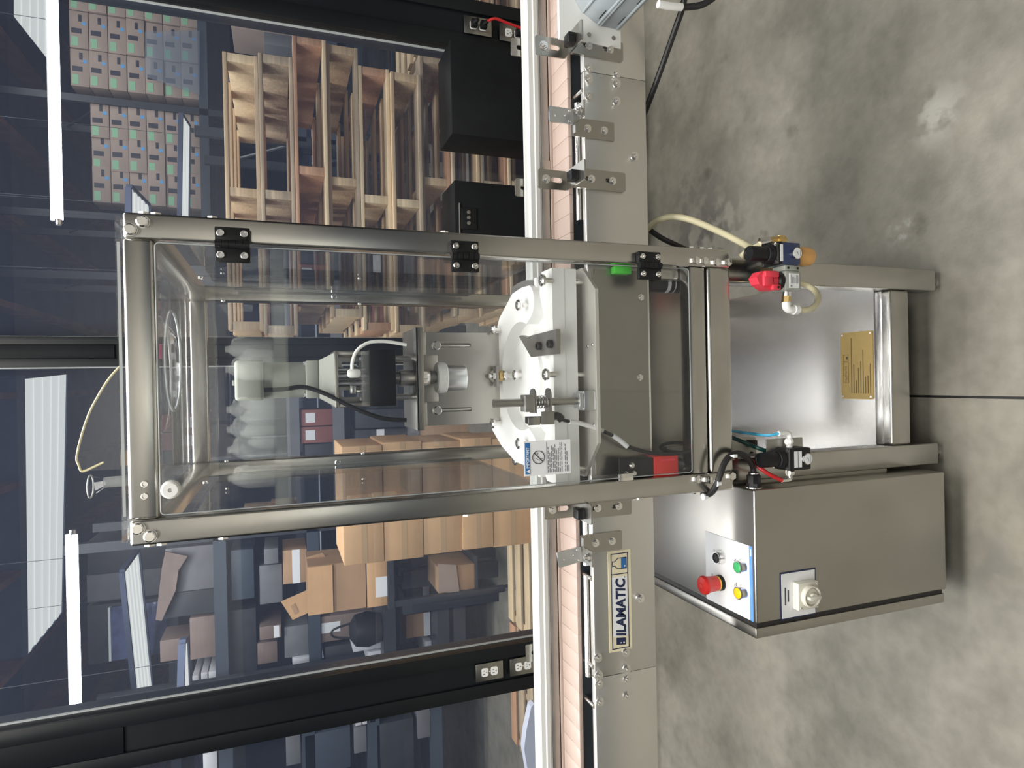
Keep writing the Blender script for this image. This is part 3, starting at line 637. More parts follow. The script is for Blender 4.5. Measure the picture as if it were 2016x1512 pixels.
rm = MB(); rm.tube(d_, .0035, 8, 5)
cyd = MB(); cyd.lathe([(.10, ZT+.011), (.125, ZT+.03), (.13, ZT+.034), (.126, ZT+.034), (.098, ZT+.016)], (.015, .52, 0), n=48)
rd = thing('cap_dish', 'shallow clear dish with white rim lying on the guard roof', 'dish', (.015, .52, ZT+.0105))
part('dish', cyd, PANE, rd); part('rim', MB().tube([(.015+.128*math.cos(2*PI*i/40), .52+.128*math.sin(2*PI*i/40), ZT+.034) for i in range(41)], .0022, 6, 1), WPLAST, rd)
part('red_mark', MB().box(.045, .075, .388, .390, ZT+.012, ZT+.028), mat('magenta_mark', (.45, .03, .14), .4), rd)
fu = thing('clear_funnel', 'small clear plastic funnel standing on the left end of the guard roof', 'funnel', (-.17, .38, ZT+.0105))
q0, q1, q2 = at(237, 945, Y=.38), at(205, 950, Y=.38), at(178, 958, Y=.38)
part('cone', MB().cyl(q1, q2, .010, .022, 20, False), PANE, fu); part('stem', MB().cyl((q0.x, .38, ZT+.0105), q1, .012, .010, 16), ACRYL, fu)
part('lip', MB().tube([q2+Vector((.022*math.cos(2*PI*i/24), .022*math.sin(2*PI*i/24), 0)) for i in range(25)], .0015, 6, 1), EDGE, fu)

# ================================================================== CONVEYOR
cv = thing('conveyor', 'stainless steel conveyor with pink chain belt and white guide rail running left to right', 'conveyor', (0, .1, .744))
PY = .044
for i, (a, b) in enumerate(((-1.55, -.5935), (-.5925, .5805), (.5815, 1.55))):
    part('side_plate', MB().box(a, b, PY, PY+.003, .744, .879, .0006).box(a, b, PY, PY+.014, .8765, .8815, .0022, seg=3), SHEET, cv)
part('rear_plate', MB().box(-1.55, 1.55, .190, .193, .744, .905), SHEET, cv)
part('belt_bed', MB().box(-1.55, 1.55, .092, .156, .80, .884).box(-1.55, 1.55, .0865, .092, .85, .887), RACK, cv, 'dark belt bed')
lk = MB(); L = .0381
lk.box(.0002, L-.0002, .0842, .160, .8885, .897, .0007); lk.box(.0, .0012, .0838, .118, .8890, .89705)
LKM = lk.mesh('chain_link', BELT)
for i in range(-36, 37): inst('chain_link', LKM, cv, (i*L+.011, 0, 0))
part('wear_strip', MB().box(-1.55, 1.55, .1615, .1655, .884, .902, .001), BELT, cv)
GPR = [(.166, .921), (.188, .921), (.188, .952), (.176, .953), (.172, .947), (.167, .945), (.166, .936), (.163, .934), (.163, .926), (.166, .924)]
for a, b in ((-1.55, -.209), (.197, 1.55)):
    part('guide_rail', MB().prism(GPR, a, b, 'X'), RAILW, cv, 'long white plastic guide rail')
    part('rail_channel', MB().box(a, b, .1635, .168, .9045, .9205, .0008), DSTEEL, cv)
part('rail_joiner', MB().box(.385, .445, .1618, .1632, .9025, .9225, .0005), STEEL, cv)
for a, b in ((.300, .53), (-.60, -.40), (-.38, -.27)): part('polished_bar', MB().cyl((a, .0735, .880), (b, .0735, .880), .0075, n=18), BRIGHT, cv)
for x in (.545, .40, -.40, -.572, -.648): part('spacer_rod', MB().cyl((x, .047, .8815), (x, .088, .8815), .0048, n=14), BRIGHT, cv)
for x, y in ((1163, 130), (1163, 152), (1163, 186), (1218, 142), (1218, 161), (1218, 196), (1254, 305), (1181, 1298), (1236, 1287), (1183, 1333), (1238, 1320), (1183, 1350), (1238, 1340), (1185, 1385), (1238, 1372), (1265, 1180), (1262, 743), (1264, 585)):
    p = at(x, y, Y=PY-.008); inst('acorn_nut', NUT, cv, (p.x, PY, p.z), (0, -1, 0), .82)
def near_bracket(xc, knob=True, top=.972, w=.0185, bolts=True):
    b = MB()
    Rv = facing('-Y', (0, PY-.0035, 0))
    plate(b, rrect(xc-w, xc+w, .797, .910, .004), [rrect(xc-.004, xc+.004, .868, .888, .0035, 3), rrect(xc-.004, xc+.004, .822, .842, .0035, 3)], .006, Rv)
    b.prism(rrect(xc-w, xc+w, -.014, .066, .004), .9095, .9125)
    if knob: plate(b, rrect(xc-w, xc+w, .9115, top, .004), [rrect(xc-.005, xc+.005, .922, .945, .0045, 3)], .003, facing('-Y', (0, .064, 0)))
    g = part('rail_bracket', b, STEEL, cv, 'bent slotted bracket')
    for z in (.872, .826): inst('bolt', NUT, g, (xc, PY-.0065, z), (0, -1, 0), .72)
    if knob:
        part('black_knob', MB().box(xc-.013, xc+.006, .010, .032, .9125, .9275, .002).box(xc-.004, xc+.004, .028, .05, .9125, .918), BLACK, g)
        inst('bolt', NUT, g, (xc, .0625, .956), (0, -1, 0), .8); inst('bolt', HEX, g, (xc, .0655, .956), (0, 1, 0), .8)
    return g
near_bracket(.627); near_bracket(.372); near_bracket(-.262)
def reflector(xc, ax, tilt):
    b = MB(); plate(b, rrect(xc-.018, xc+.018, .818, .907, .001, 1), [rrect(xc-.004, xc+.004, .868, .880, .003, 3), rrect(xc-.004, xc+.004, .835, .847, .003, 3)], .0025, facing('-Y', (0, PY-.0015, 0)))
    b.prism([(ax-.0145, .0435), (ax+.0145, .0435), (ax+.0145, -.004), (ax-.0145, -.004)], .9045, .907).prism([(min(xc, ax)-.014, .0435), (max(xc, ax)+.014, .0435), (max(xc, ax)+.014, .032), (min(xc, ax)-.014, .032)], .9040, .9065)
    g = part('reflector_bracket', b, STEEL, cv, 'bent reflector bracket')
    M = Matrix.Translation((ax, .041, .907)) @ Matrix.Rotation(tilt, 4, 'Y')
    f = MB(); plate(f, rrect(-.0145, .0145, 0, .050, .002, 2), [circ(-.002, .038, .0018, 10), circ(.001, .018, .0018, 10)], .004, M @ facing('-Y', (0, 0, 0)))
    fp = part('reflector_plate', f, ALU, g)
    for q in ((-.010, .008), (.010, .008)): inst('screw', SCREW, fp, M @ Vector((q[0], -.002, q[1])), (0, -1, 0), .5)
    inst('bolt', NUT, g, (ax, .012, .907), (0, 0, 1), .85)
    for z in (.876, .840): inst('bolt', NUT, g, (xc, PY-.0025, z), (0, -1, 0), .72)
reflector(.470, at(1146, 233, Y=.041).x, 0); reflector(-.330, at(1168, 1087, Y=.041).x, -.14)
for x, y in ((1021, 98), (1029, 372), (1050, 1281)):
    p = at(x, y, Y=.20); b = MB(); plate(b, rrect(p.x-.0185, p.x+.0185, .93, p.z+.020, .004), [rrect(p.x-.005, p.x+.005, p.z-.025, p.z+.008, .0045, 3)], .003, facing('-Y', (0, .1925, 0)))
    g = part('rail_bracket', b, STEEL, cv, 'slotted rear rail bracket'); inst('bolt', NUT, g, (p.x+.010, .194, p.z-.012), (0, 1, 0), .8)
# end support under the conveyor (keeps it on the floor; stands right and left of the view)
for x in (-1.35, 1.35):
    for y in (.055, .15): part('leg', MB().box(x-.02, x+.02, y, y+.035, FZ, .745, .003), TUBE, cv)
for x in (-1.35, 1.35): part('cross_tie', MB().box(x-.015, x+.015, .047, .190, .75, .79), TUBE, cv)
# maker's decal
dx0, dx1, dz0, dz1 = -.5485, -.3505, .7985, .8490
dc = part('decal', MB().box(dx0, dx1, PY-.0006, PY, dz0, dz1), DECALC, cv, 'cream maker decal with dark blue lettering', smooth=0)
bl_ = MB(); Yd = PY-.0009
def fr(m, x0, x1, z0, z1, w):
    for a, b, c, d in ((x0, x1, z0, z0+w), (x0, x1, z1-w, z1), (x0, x0+w, z0, z1), (x1-w, x1, z0, z1)): m.box(a, b, Yd, PY-.0004, c, d)
fr(bl_, dx0+.005, dx1-.005, dz0+.006, dz1-.006, .0018); bl_.box(dx1-.047, dx1-.0452, Yd, PY-.0004, dz0+.006, dz1-.006)
part('decal_border', bl_, NAVY, dc, smooth=0)
part('decal_white', MB().box(dx0+.030, dx1-.052, PY-.0007, PY-.0005, dz0+.0085, dz1-.0085), PAPER, dc, smooth=0)
lg = MB(); lx = dx0+.0115
Yl = PY-.0011
lg.prism([(lx, .8128), (lx+.0135, .8128), (lx+.0158, .8332), (lx+.0023, .8332)], Yl, PY-.0006, 'Y'); part('logo_block', lg, NAVY, dc, smooth=0)
dots = MB()
for q in ((lx+.0045, .8168), (lx+.0050, .8235)): dots.cyl((q[0], Yl-.0003, q[1]), (q[0], Yl, q[1]), .0017 if q[1] < .82 else .0012, n=14)
part('logo_dots', dots, PAPER, dc)
text(dc, 'ILAMATIC', .0285, facing('-Y', (lx+.0165, PY-.0009, .8128)), NAVY, offset=.0011, shear=.16, sx=.885, ext=.0002, spacing=1.02)
rg = MB(); rg.lathe([(.0016, 0), (.0016, .0002)], (dx1-.0535, PY-.0007, .8128), '-Y', 12); part('registered_mark', rg, GREYINK, dc)
bt = MB(); bx = dx1-.0255
def out(m, pts, w, y0, y1):
    for a, b in zip(pts, pts[1:]+pts[:1]):
        d = Vector((b[0]-a[0], b[1]-a[1])); n = Vector((-d.y, d.x)).normalized()*w/2; d = d.normalized()*w/2
        m.prism([(a[0]-d.x+n.x, a[1]-d.y+n.y), (b[0]+d.x+n.x, b[1]+d.y+n.y), (b[0]+d.x-n.x, b[1]+d.y-n.y), (a[0]-d.x-n.x, a[1]-d.y-n.y)], y0, y1, 'Y')
bot = [(-.0105, .8085), (.0105, .8085), (.0105, .827), (.0040, .835), (.0048, .839), (-.0048, .839), (-.0040, .835), (-.0105, .827)]
out(bt, [(bx+a, b) for a, b in bot], .0015, Yd, PY-.0005); part('bottle_outline', bt, NAVY, dc)
part('bottle_fill', MB().box(bx-.0105, bx+.0105, PY-.0009, PY-.0005, .8085, .820), BLUE, dc, smooth=0)
part('bottle_dot', MB().lathe([(.0016, 0), (.0016, .0003)], (bx-.006, PY-.0009, .812), '-Y', 12), PAPER, dc)
# gear motor and its white mounting plate at the right
gm = thing('gear_motor', 'grey ribbed conveyor motor housing on a white mounting plate at the far right', 'motor', (.74, .0, .80))
mpx = MB(); plate(mpx, [(.632, .803), (.80, .803), (.80, .934), (.632, .934)], [], .008, facing('-Y', (0, .0395, 0))); mp_ = part('mounting_plate', mpx, WPLAST, gm)
for x, y in ((1160, 68), (1208, 75)): p = at(x, y, Y=.035); part('plate_hole', MB().cyl((p.x, .0345, p.z), (p.x, .0358, p.z), .0042, n=18), DSTEEL, mp_)
pr = [(at(x, y, Y=.033).x, at(x, y, Y=.033).z) for x, y in ((1128, -10), (1146, 22), (1180, 49), (1217, 57), (1238, 35), (1262, -30), (1230, -120), (1140, -90))]
part('housing', MB().prism(pr, .0355, -.36, 'Y'), GPLAST, gm)
rb = MB()
for i, j in ((1, 2), (2, 3), (3, 4)):
    a, b = Vector(pr[i]), Vector(pr[j]); n = Vector(((b-a).y, -(b-a).x)).normalized()
    if n.x > 0: n = -n
    for t in (.06, .94):
        c = a.lerp(b, t); rb.cyl((c.x, .033, c.y), (c.x, -.36, c.y), .0028, n=8)
part('rib', rb, GPLAST, gm)
sl = MB()
for i, j in ((1, 2), (2, 3)):
    a, b = Vector(pr[i]), Vector(pr[j]); c = a.lerp(b, .80); n = Vector(((b-a).y, -(b-a).x)).normalized(); n = -n if n.x > 0 else n; d = (b-a).normalized()*.0009
    for y0 in (.02, -.05, -.12): sl.add([(c.x+n.x*.0006-d.x, y0, c.y+n.y*.0006-d.y), (c.x+n.x*.0006+d.x, y0, c.y+n.y*.0006+d.y), (c.x+n.x*.0006+d.x, y0-.028, c.y+n.y*.0006+d.y), (c.x+n.x*.0006-d.x, y0-.028, c.y+n.y*.0006-d.y)], [(0, 1, 2, 3)])
part('vent_slot', sl, BLACK, gm, smooth=0)
mc = MB(); mc.tube([at(x, y, Y=yy) for x, y, yy in ((1262, 236, .12), (1272, 215, .09), (1300, 140, .04), (1330, 55, .0), (1345, 10, -.03), (1352, -40, -.05))], .0062, 10)
tag(part('motor_lead', mc, RUBBER), 'thick black cable hanging below the conveyor at the upper right', 'cable')
mc = MB(); mc.tube([at(x, y, Y=yy) for x, y, yy in ((1318, 12, -.14), (1345, 14, -.14), (1380, 10, -.15), (1405, -4, -.16))], .0055, 10)
k = part('motor_plug_lead', mc, RUBBER); tag(k, 'short black lead with white plug beside the grey motor', 'cable')
part('white_plug', MB().tube([at(1296, 8, Y=-.14), at(1316, 12, Y=-.14), at(1342, 14, Y=-.14)], .0062, 12, 1), WPLAST, k)
mc = MB(); mc.tube([at(x, y, Y=yy) for x, y, yy in ((1262, 440, .16), (1282, 455, .13), (1305, 470, .11), (1335, 484, .10), (1370, 500, .10))], .0058, 10)
tag(part('floor_lead', mc, RUBBER), 'black cable passing under the cream hose behind the right guard post', 'cable')

# ================================================================== CONTROL CABINET
CX0, CX1, CY0, CY1, CZ0, CZ1 = -.5150, -.2440, -.0200, .385, .003, .548
cab = thing('control_cabinet', 'brushed steel control cabinet with push buttons on top, low left of the machine', 'cabinet', (-.38, .18, CZ0))
part('body', MB().box(CX0, CX1, CY0, CY1, CZ0, CZ1, .0035, seg=3), STEEL, cab)
part('gasket', MB().box(CX0-.0085, CX0, CY0+.003, CY1-.004, CZ0+.012, CZ1-.003), RUBBER, cab, 'black rubber door gasket')
part('door', MB().box(CX0-.0300, CX0-.0085, CY0-.001, CY1+.001, CZ0+.008, CZ1+.002, .003), STEEL, cab)
part('mount_bracket', MB().box(CX1, -LX, .05, .085, .10, .48), STEEL, cab)
pn = part('button_panel', MB().box(-.5125, -.3600, -.0120, .139, CZ1, CZ1+.0012), PAPER, cab, 'white button panel with blue front band', smooth=0)
part('blue_band', MB().box(-.5125, -.3600, -.0125, -.0030, CZ1+.0010, CZ1+.0015), SKYB, pn, smooth=0)
def prints(x, y, w, n=2):
    m = MB()
    for i in range(n): m.box(x-w/2*(1 if i == 0 else .7), x+w/2*(1 if i == 0 else .7), y+i*.0042, y+i*.0042+.0024, CZ1+.0012, CZ1+.0014)
    part('print', m, GREYINK, pn, smooth=0)
bm_ = MB(); bm_.box(-.380, -.366, -.0095, -.0062, CZ1+.0015, CZ1+.0016); part('band_print', bm_, PAPER, pn, smooth=0)
def button(px, py, m, lab):
    p = at(px, py, Z=CZ1+.001)
    b = part('push_button', MB().lathe([(.0150, CZ1+.001), (.0150, CZ1+.004), (.0138, CZ1+.006), (.0138, CZ1+.014), (.0128, CZ1+.0165), (.0105, CZ1+.0165)], (p.x, p.y, 0), n=32), BRIGHT, pn, lab)
    part('button_cap', MB().lathe([(.0108, CZ1+.0150), (.0108, CZ1+.0172), (.0095, CZ1+.0180)], (p.x, p.y, 0), n=32), m, b); return p
p = button(1421, 1097, BLACK, 'black push button'); prints(p.x, p.y+.024, .022, 1)
p = button(1463, 1115, GREEN, 'green push button'); prints(p.x, p.y+.021, .020, 2)
p = button(1464, 1166, YELLOW, 'yellow push button'); prints(p.x, p.y+.021, .028, 2)
p = at(1419, 1147, Z=CZ1+.001)
es = part('emergency_stop', MB().lathe([(.0170, CZ1+.001), (.0170, CZ1+.005), (.0150, CZ1+.008), (.0150, CZ1+.010)], (p.x, p.y, 0), n=32), BLACK, pn, 'red mushroom emergency stop')
part('yellow_ring', MB().lathe([(.0152, CZ1+.009), (.0165, CZ1+.0125), (.0152, CZ1+.0135)], (p.x, p.y, 0), n=32), YELLOW, es)
part('red_cap', MB().lathe([(.0160, CZ1+.013), (.0165, CZ1+.026), (.0175, CZ1+.038), (.0200, CZ1+.042), (.0200, CZ1+.046), (.0175, CZ1+.050), (.006, CZ1+.0525), (.0045, CZ1+.0515)], (p.x, p.y, 0), n=32), RED, es)
prints(p.x+.004, p.y+.027, .016, 1)
# disconnect switch on the front
sw = part('switch_label', MB().box(-.5160, -.4185, CY0-.0012, CY0, .3935, .4875), NAVY, cab, 'white switch label with blue border', smooth=0)
part('label_face', MB().box(-.5130, -.4215, CY0-.0018, CY0-.0010, .3965, .4845), PAPER, sw, smooth=0)
Ys = CY0-.0018
part('switch_base', MB().box(-.4960, -.4400, Ys-.016, Ys, .4030, .4560, .002), SWITCHW, sw)
part('switch_ring', MB().lathe([(.0225, 0), (.0225, .008), (.0205, .010), (.0185, .009), (.0175, .003)], (-.468, Ys-.0158, .4275), '-Y', 36), SWITCHW, sw)
kn = MB(); kn.lathe([(.0165, 0), (.0165, .006), (.0085, .007), (.0080, .014)], (-.468, Ys-.0160, .4275), '-Y', 28); kn.box(-.4715, -.4645, Ys-.034, Ys-.020, .4125, .4425, .002)
part('rotary_knob', kn, SWITCHW, sw); part('painted_knob_shadow', MB().lathe([(.0172, 0), (.0172, .0015)], (-.468, Ys-.0160, .4275), '-Y', 28), GREYINK, sw, 'grey ring painted as shadow around the knob')  # dark ring paints the shadow in the gap around the knob
for x, z in ((-.4905, .4505), (-.4455, .4085), (-.4905, .4085)): inst('screw', SCREW, sw, (x, Ys-.016, z), (0, -1, 0), .5)
pm = MB()
for i, (w) in enumerate((.036, .024)): pm.box(-.468-w/2, -.468+w/2, Ys-.0003, Ys+.0002, .4735-i*.0075, .4768-i*.0075)
part('print', pm, INK, sw, smooth=0)
# cable gland and wrapped harness
p = at(1484, 958, Y=.004); GX, GY, GZ = CX1, .004, min(p.z, CZ1-.018)
gl = thing('cable_gland', 'black hexagonal cable gland on the right side of the control cabinet near its top', 'gland', (GX, GY, GZ))
part('washer', MB().cyl((GX, GY, GZ), (GX+.002, GY, GZ), .0165, n=28), BRIGHT, gl)
part('body', MB().cyl((GX+.002, GY, GZ), (GX+.010, GY, GZ), .0150, n=6), BLACK, gl)
part('cap_nut', MB().cyl((GX+.010, GY, GZ), (GX+.026, GY, GZ), .0140, n=8).cyl((GX+.026, GY, GZ), (GX+.030, GY, GZ), .0125, .0105, n=20), BLACK, gl)
part('clamp_ring', MB().cyl((GX+.0295, GY, GZ), (GX+.0315, GY, GZ), .0112, n=24), BRIGHT, gl)
G = Vector((GX+.031, GY, GZ))
hm = MB(); hp_ = [G, G+Vector((.016, -.004, .006))]+[at(x, y, Y=yy) for x, y, yy in ((1470, 900, -.014), (1456, 893, -.018), (1440, 896, -.020), (1426, 912, -.022), (1416, 940, -.024), (1408, 960, -.016), (1398, 972, .0), (1388, 972, .02), (1376, 966, .04))]
hm.tube(hp_, .0062, 10)
hr = part('cable_harness', hm, RUBBER); tag(hr, 'thick black cable arching from the gland to the guard post with white ties', 'cable')
for x, y, yy in ((1442, 897, -.0235), (1411, 951, -.022), (1385, 978, .01)):
    q = at(x, y, Y=yy); part('cable_tie', MB().lathe([(.0070, -.0018), (.0070, .0018)], q, 'Z' if x < 1430 else 'X', 14).box(q.x-.003, q.x+.003, q.y-.010, q.y-.006, q.z-.004, q.z+.004), PAPER, hr, 'white cable tie')

# ================================================================== AIR REGULATORS, VALVE, HOSES
def regulator(name, label, X, Yf, ztop, zb1, zb0, bowl, bodym):
    """ztop knob top, zb1/zb0 body top and bottom, Yf front of the body"""
    t = thing(name, label, 'regulator', (X, Yf+.03, zb0)); w = .0225
    part('adjusting_knob', MB().lathe([(.0150, zb1+.012), (.0158, zb1+.016), (.0158, ztop-.006), (.0145, ztop), (.011, ztop), (.010, ztop-.001)], (X, Yf+.024, 0), n=28), BLACK, t)
    part('bonnet', MB().lathe([(.0215, zb1), (.0215, zb1+.006), (.018, zb1+.013), (.015, zb1+.014)], (X, Yf+.024, 0), n=28), BLACK, t)
    bd = part('body', MB().box(X-w, X+w, Yf, Yf+.048, zb0, zb1, .003), bodym, t)
    part('top_block', MB().box(X-w-.0005, X+w+.0005, Yf-.0005, Yf+.049, zb1-.012, zb1+.0005, .003), BLACK, t)
    for dx in (-.018, .018):
        for dy in (.006, .042): inst('screw', SCREW, t, (X+dx, Yf+dy, zb1), (0, 0, 1), .7)
    part('gauge_bezel', MB().lathe([(.0118, 0), (.0118, .005), (.0106, .006)], (X, Yf, zb0+.0135), '-Y', 28), BRIGHT, t)
    g = part('gauge_face', MB().lathe([(.0103, .0050), (.0103, .0062)], (X, Yf, zb0+.0135), '-Y', 28), PAPER, t, 'white pressure gauge face')
    nd = MB(); a = Vector((X-.006, 0, zb0+.0105)); b = Vector((X+.003, 0, zb0+.0155)); n = Vector((.5, 0, -.8)).normalized()*.0008
    yv = Yf-.0064; nd.add([(a.x, yv, a.z), ((b+n).x, yv, (b+n).z), ((b-n).x, yv, (b-n).z)], [(0, 1, 2)]); nd.box(X-.007, X+.007, yv, yv+.0001, zb0+.0068, zb0+.0074)
    part('needle', nd, INK, g, smooth=0)
    if bowl: part('filter_bowl', MB().lathe([(.013, zb0-.050), (.0185, zb0-.046), (.0205, zb0-.036), (.0205, zb0-.003), (.019, zb0)], (X, Yf+.024, 0), n=30), AMBER, t, 'amber filter bowl')
    return t
XR = at(1562, 499, Y=-.045).x
rg1 = regulator('air_regulator', 'black and blue air filter regulator with amber bowl on the right machine leg', XR, -.045, .553, .499, .442, True, REGBLUE)
part('print_label', MB().box(XR-.017, XR+.017, -.0460, -.0452, .488, .495), PAPER, rg1, smooth=0)
part('brass_elbow', MB().cyl((XR+.0225, -.02, .471), (XR+.030, -.02, .471), .0095, n=18).cyl((XR+.030, -.02, .462), (XR+.030, -.02, .480), .0105, n=18).cyl((XR+.040, -.02, .471), (XR+.029, -.02, .471), .009, n=18).cyl((XR+.030, -.02, .478), (XR+.028, -.02, .498), .0085, n=6), BRASS, rg1, 'brass elbow fitting')
part('hose_nut', MB().cyl((XR+.028, -.02, .496), (XR+.025, -.012, .516), .0085, .0105, 12), BRIGHT, rg1)
part('leg_bracket', MB().box(XR-.012, XR-.005, .003, .040, .46, .48), DSTEEL, rg1)
va = thing('shutoff_valve', 'grey shutoff valve with bright red handle beside the amber bowl regulator', 'valve', (.176, -.02, .43))
part('spacer_block', MB().box(XR-.034, XR-.0225, -.040, -.004, .440, .478, .002), GREYPAINT, va)
for z in (.446, .470): part('spacer_hole', MB().cyl((XR-.0285, -.0405, z), (XR-.0285, -.0400, z), .0026, n=12), BLACK, va)
part('valve_body', MB().box(XR-.073, XR-.034, -.042, -.002, .438, .479, .004), GREYPAINT, va)
vl = part('body_label', MB().box(XR-.0695, XR-.040, -.0428, -.0420, .4450, .4700), PAPER, va, smooth=0)
vm = MB()
for i in range(6): vm.box(XR-.060, XR-.060+random.uniform(.010, .018), -.0431, -.0427, .448+i*.0034, .4492+i*.0034)
vm.cyl((XR-.0655, -.0432, .4655), (XR-.0655, -.0427, .4655), .0020, n=12); part('print', vm, GREYINK, vl, smooth=0)
XV = XR-.0535
part('black_collar', MB().lathe([(.0195, .479), (.0195, .489), (.016, .492)], (XV, -.022, 0), n=28), BLACK, va)
hv = MB(); hv.prism([(XV-.0200, .494), (XV-.0200, .520), (XV-.009, .540), (XV+.004, .546), (XV+.016, .535), (XV+.0185, .500), (XV+.012, .490), (XV+.0115, .512), (XV-.004, .515), (XV-.006, .492)], -.036, -.012, 'Y')
hv.box(XV-.021, XV-.010, -.043, -.034, .492, .512, .002); hv.box(XV+.004, XV+.017, -.043, -.034, .495, .530, .003); hv.lathe([(.015, .490), (.015, .505)], (XV, -.022, 0), n=20); hv.box(XV-.014, XV+.012, -.041, -.030, .508, .532, .004)
part('red_handle', hv, PINKRED, va)
part('handle_hole', MB().cyl((XV-.0155, -.0436, .4985), (XV-.0155, -.0425, .4985), .0028, n=14), RUBBER, va)
part('hex_nipple', MB().cyl((XV-.021, -.022, .458), (XV-.031, -.022, .458), .0085, n=16), BRIGHT, va)
part('brass_nut', MB().cyl((XV-.030, -.022, .459), (XV-.043, -.022, .460), .0090, n=6), BRASS, va)
part('elbow', MB().tube([(XV-.042, -.022, .460), (XV-.052, -.022, .459), (XV-.057, -.022, .452), (XV-.057, -.022, .440)], .0088, 14).lathe([(.0105, .430), (.0105, .442)], (XV-.057, -.022, 0), n=20), WPLAST, va, 'white elbow fitting')
hs = MB(); hs.tube([(XV-.057, -.022, .436)]+[at(x, y, Y=yy) for x, y, yy in ((1590, 610, -.022), (1606, 601, -.015), (1611, 586, .0), (1604, 572, .02), (1588, 562, .035), (1570, 556, .037))], .0066, 12)
tag(part('loop_hose', hs, HOSE), 'short cream hose looping from the white elbow back under the red valve', 'hose')
hs = MB(); hs.tube([at(x, y, Y=yy) for x, y, yy in ((1262, 475, .17), (1272, 456, .14), (1290, 437, .11), (1320, 427, .08), (1360, 433, .05), (1420, 458, .02), (1470, 483, .0), (1500, 497, .01))], .0068, 12)
hs.tube([at(x, y, Y=yy) for x, y, yy in ((1458, 506, .012), (1475, 493, .0), (1495, 483, -.01))]+[(XR+.026, -.013, .513)], .0068, 12)
tag(part('supply_hose', hs, HOSE), 'long cream air hose arching from under the conveyor to the right regulator', 'hose')
XL = at(1575, 904, Y=-.040).x
rg2 = regulator('air_regulator', 'small black air regulator with two white labels on the left machine leg', XL, -.040, .530, .475, .419, False, BLACK)
for i in range(2): part('print_label', MB().box(XL-.0165, XL+.0165, -.0412, -.0404, .4550-i*.0105, .4632-i*.0105), PAPER, rg2, smooth=0)
part('mount_plate', MB().box(XL+.0, XL+.040, -.004, -.001, .405, .50, .001).box(XL-.004, XL+.004, -.004, .040, .43, .46), DSTEEL, rg2)
part('push_fitting', MB().cyl((XL+.0225, -.016, .452), (XL+.036, -.016, .452), .0062, n=14).lathe([(.006, .446), (.009, .450), (.009, .456), (.006, .460)], (XL+.034, -.016, 0), n=14).tube([(XL+.036, -.016, .452), (XL+.047, -.016, .452), (XL+.052, -.016, .458), (XL+.052, -.016, .480)], .0052, 12), WPLAST, rg2, 'white push fitting')
part('push_fitting', MB().cyl((XL-.0225, -.016, .452), (XL-.036, -.016, .452), .0062, n=14).lathe([(.008, .447), (.008, .457)], (XL-.030, -.016, 0), n=14).tube([(XL-.036, -.016, .452), (XL-.043, -.016, .452), (XL-.045, -.016, .458), (XL-.045, -.016, .474)], .0046, 12), BRIGHT, rg2)

hs = MB(); hs.tube([(XL+.052, -.016, .478)]+[at(x, y, Y=yy) for x, y, yy in ((1510, 857, .0), (1475, 853, .04), (1445, 849, .10), (1425, 846, .16))], .0030, 8)
tag(part('blue_air_line', hs, BLUEH), 'thin blue air line from the left regulator up behind the table rail', 'hose')
hs = MB(); hs.tube([(XL-.045, -.016, .472)]+[at(x, y, Y=yy) for x, y, yy in ((1515, 934, -.012), (1493, 919, .0), (1478, 906, .015), (1462, 897, .03), (1445, 893, .05), (1425, 890, .09))], .0044, 10)
tag(part('red_air_line', hs, REDH), 'red air line from the left regulator curving up beside the black harness', 'hose')
mf = thing('valve_manifold', 'cream valve manifold block half hidden behind the left table rail', 'manifold', (-.19, .12, .50))
q0 = at(1440, 864, Y=.13); q1 = at(1490, 902, Y=.13)
part('block', MB().box(q1.x, q0.x, .13, .17, q1.z, .60, .003), SWITCHW, mf)
part('coil', MB().box(q0.x-.020, q0.x-.004, .112, .13, q1.z+.012, q1.z+.030, .002), BLACK, mf)
part('hanger', MB().box(q1.x+.01, q0.x-.01, .14, .16, .59, .646), DSTEEL, mf)
for dx, dz in ((.010, .05), (.012, .016)): inst('screw', BSCREW, mf, (q1.x+dx, .13, q1.z+dz), (0, -1, 0), .9)
hs = MB(); hs.tube([at(x, y, Y=yy) for x, y, yy in ((1430, 857, .11), (1450, 865, .08), (1470, 873, .05), (1492, 882, .012))]+[(XL+.01, .008, .478)], .0045, 10)
tag(part('green_air_line', hs, GREENH), 'dark green air line slanting from the manifold down to the left regulator', 'hose')

# ================================================================== PARTITION FITTINGS
def outlet(x, y, Zs, lab, plugs=0):
    p = at(x, y, Y=YW-.006); t = thing('wall_outlet', lab, 'outlet', (p.x, YW-.004, p.z), 'outlets on the black columns')
    part('cover_plate', MB().box(p.x-.035, p.x+.035, YW-.006, YW, p.z-.057, p.z+.057, .0025), STEEL, t)
    for dz in (-.0195, .0195):
        s = part('socket', MB().prism(rrect(p.x-.0165, p.x+.0165, p.z+dz-.014, p.z+dz+.014, .008), YW-.0075, YW-.005, 'Y'), WPLAST, t, 'white socket face')
        for dx, w, h in ((-.006, .0012, .004), (.006, .0012, .0035)): part('slot', MB().box(p.x+dx-w, p.x+dx+w, YW-.0078, YW-.0074, p.z+dz, p.z+dz+h*2), INK, s, smooth=0)
        part('slot', MB().cyl((p.x, YW-.0078, p.z+dz-.007), (p.x, YW-.0074, p.z+dz-.007), .0024, n=10), INK, s, smooth=0)
    inst('screw', SCREW, t, (p.x, YW-.006, p.z), (0, -1, 0), .6); return t, p
outlet(964, 1322, 0, 'upper steel outlet plate with white sockets on the left black column')
outlet(1030, 1311, 0, 'lower steel outlet plate just above the rail on the left black column')
o1, p1 = outlet(941, 51, 0, 'upper steel outlet plate with two black plugs on the right black column')
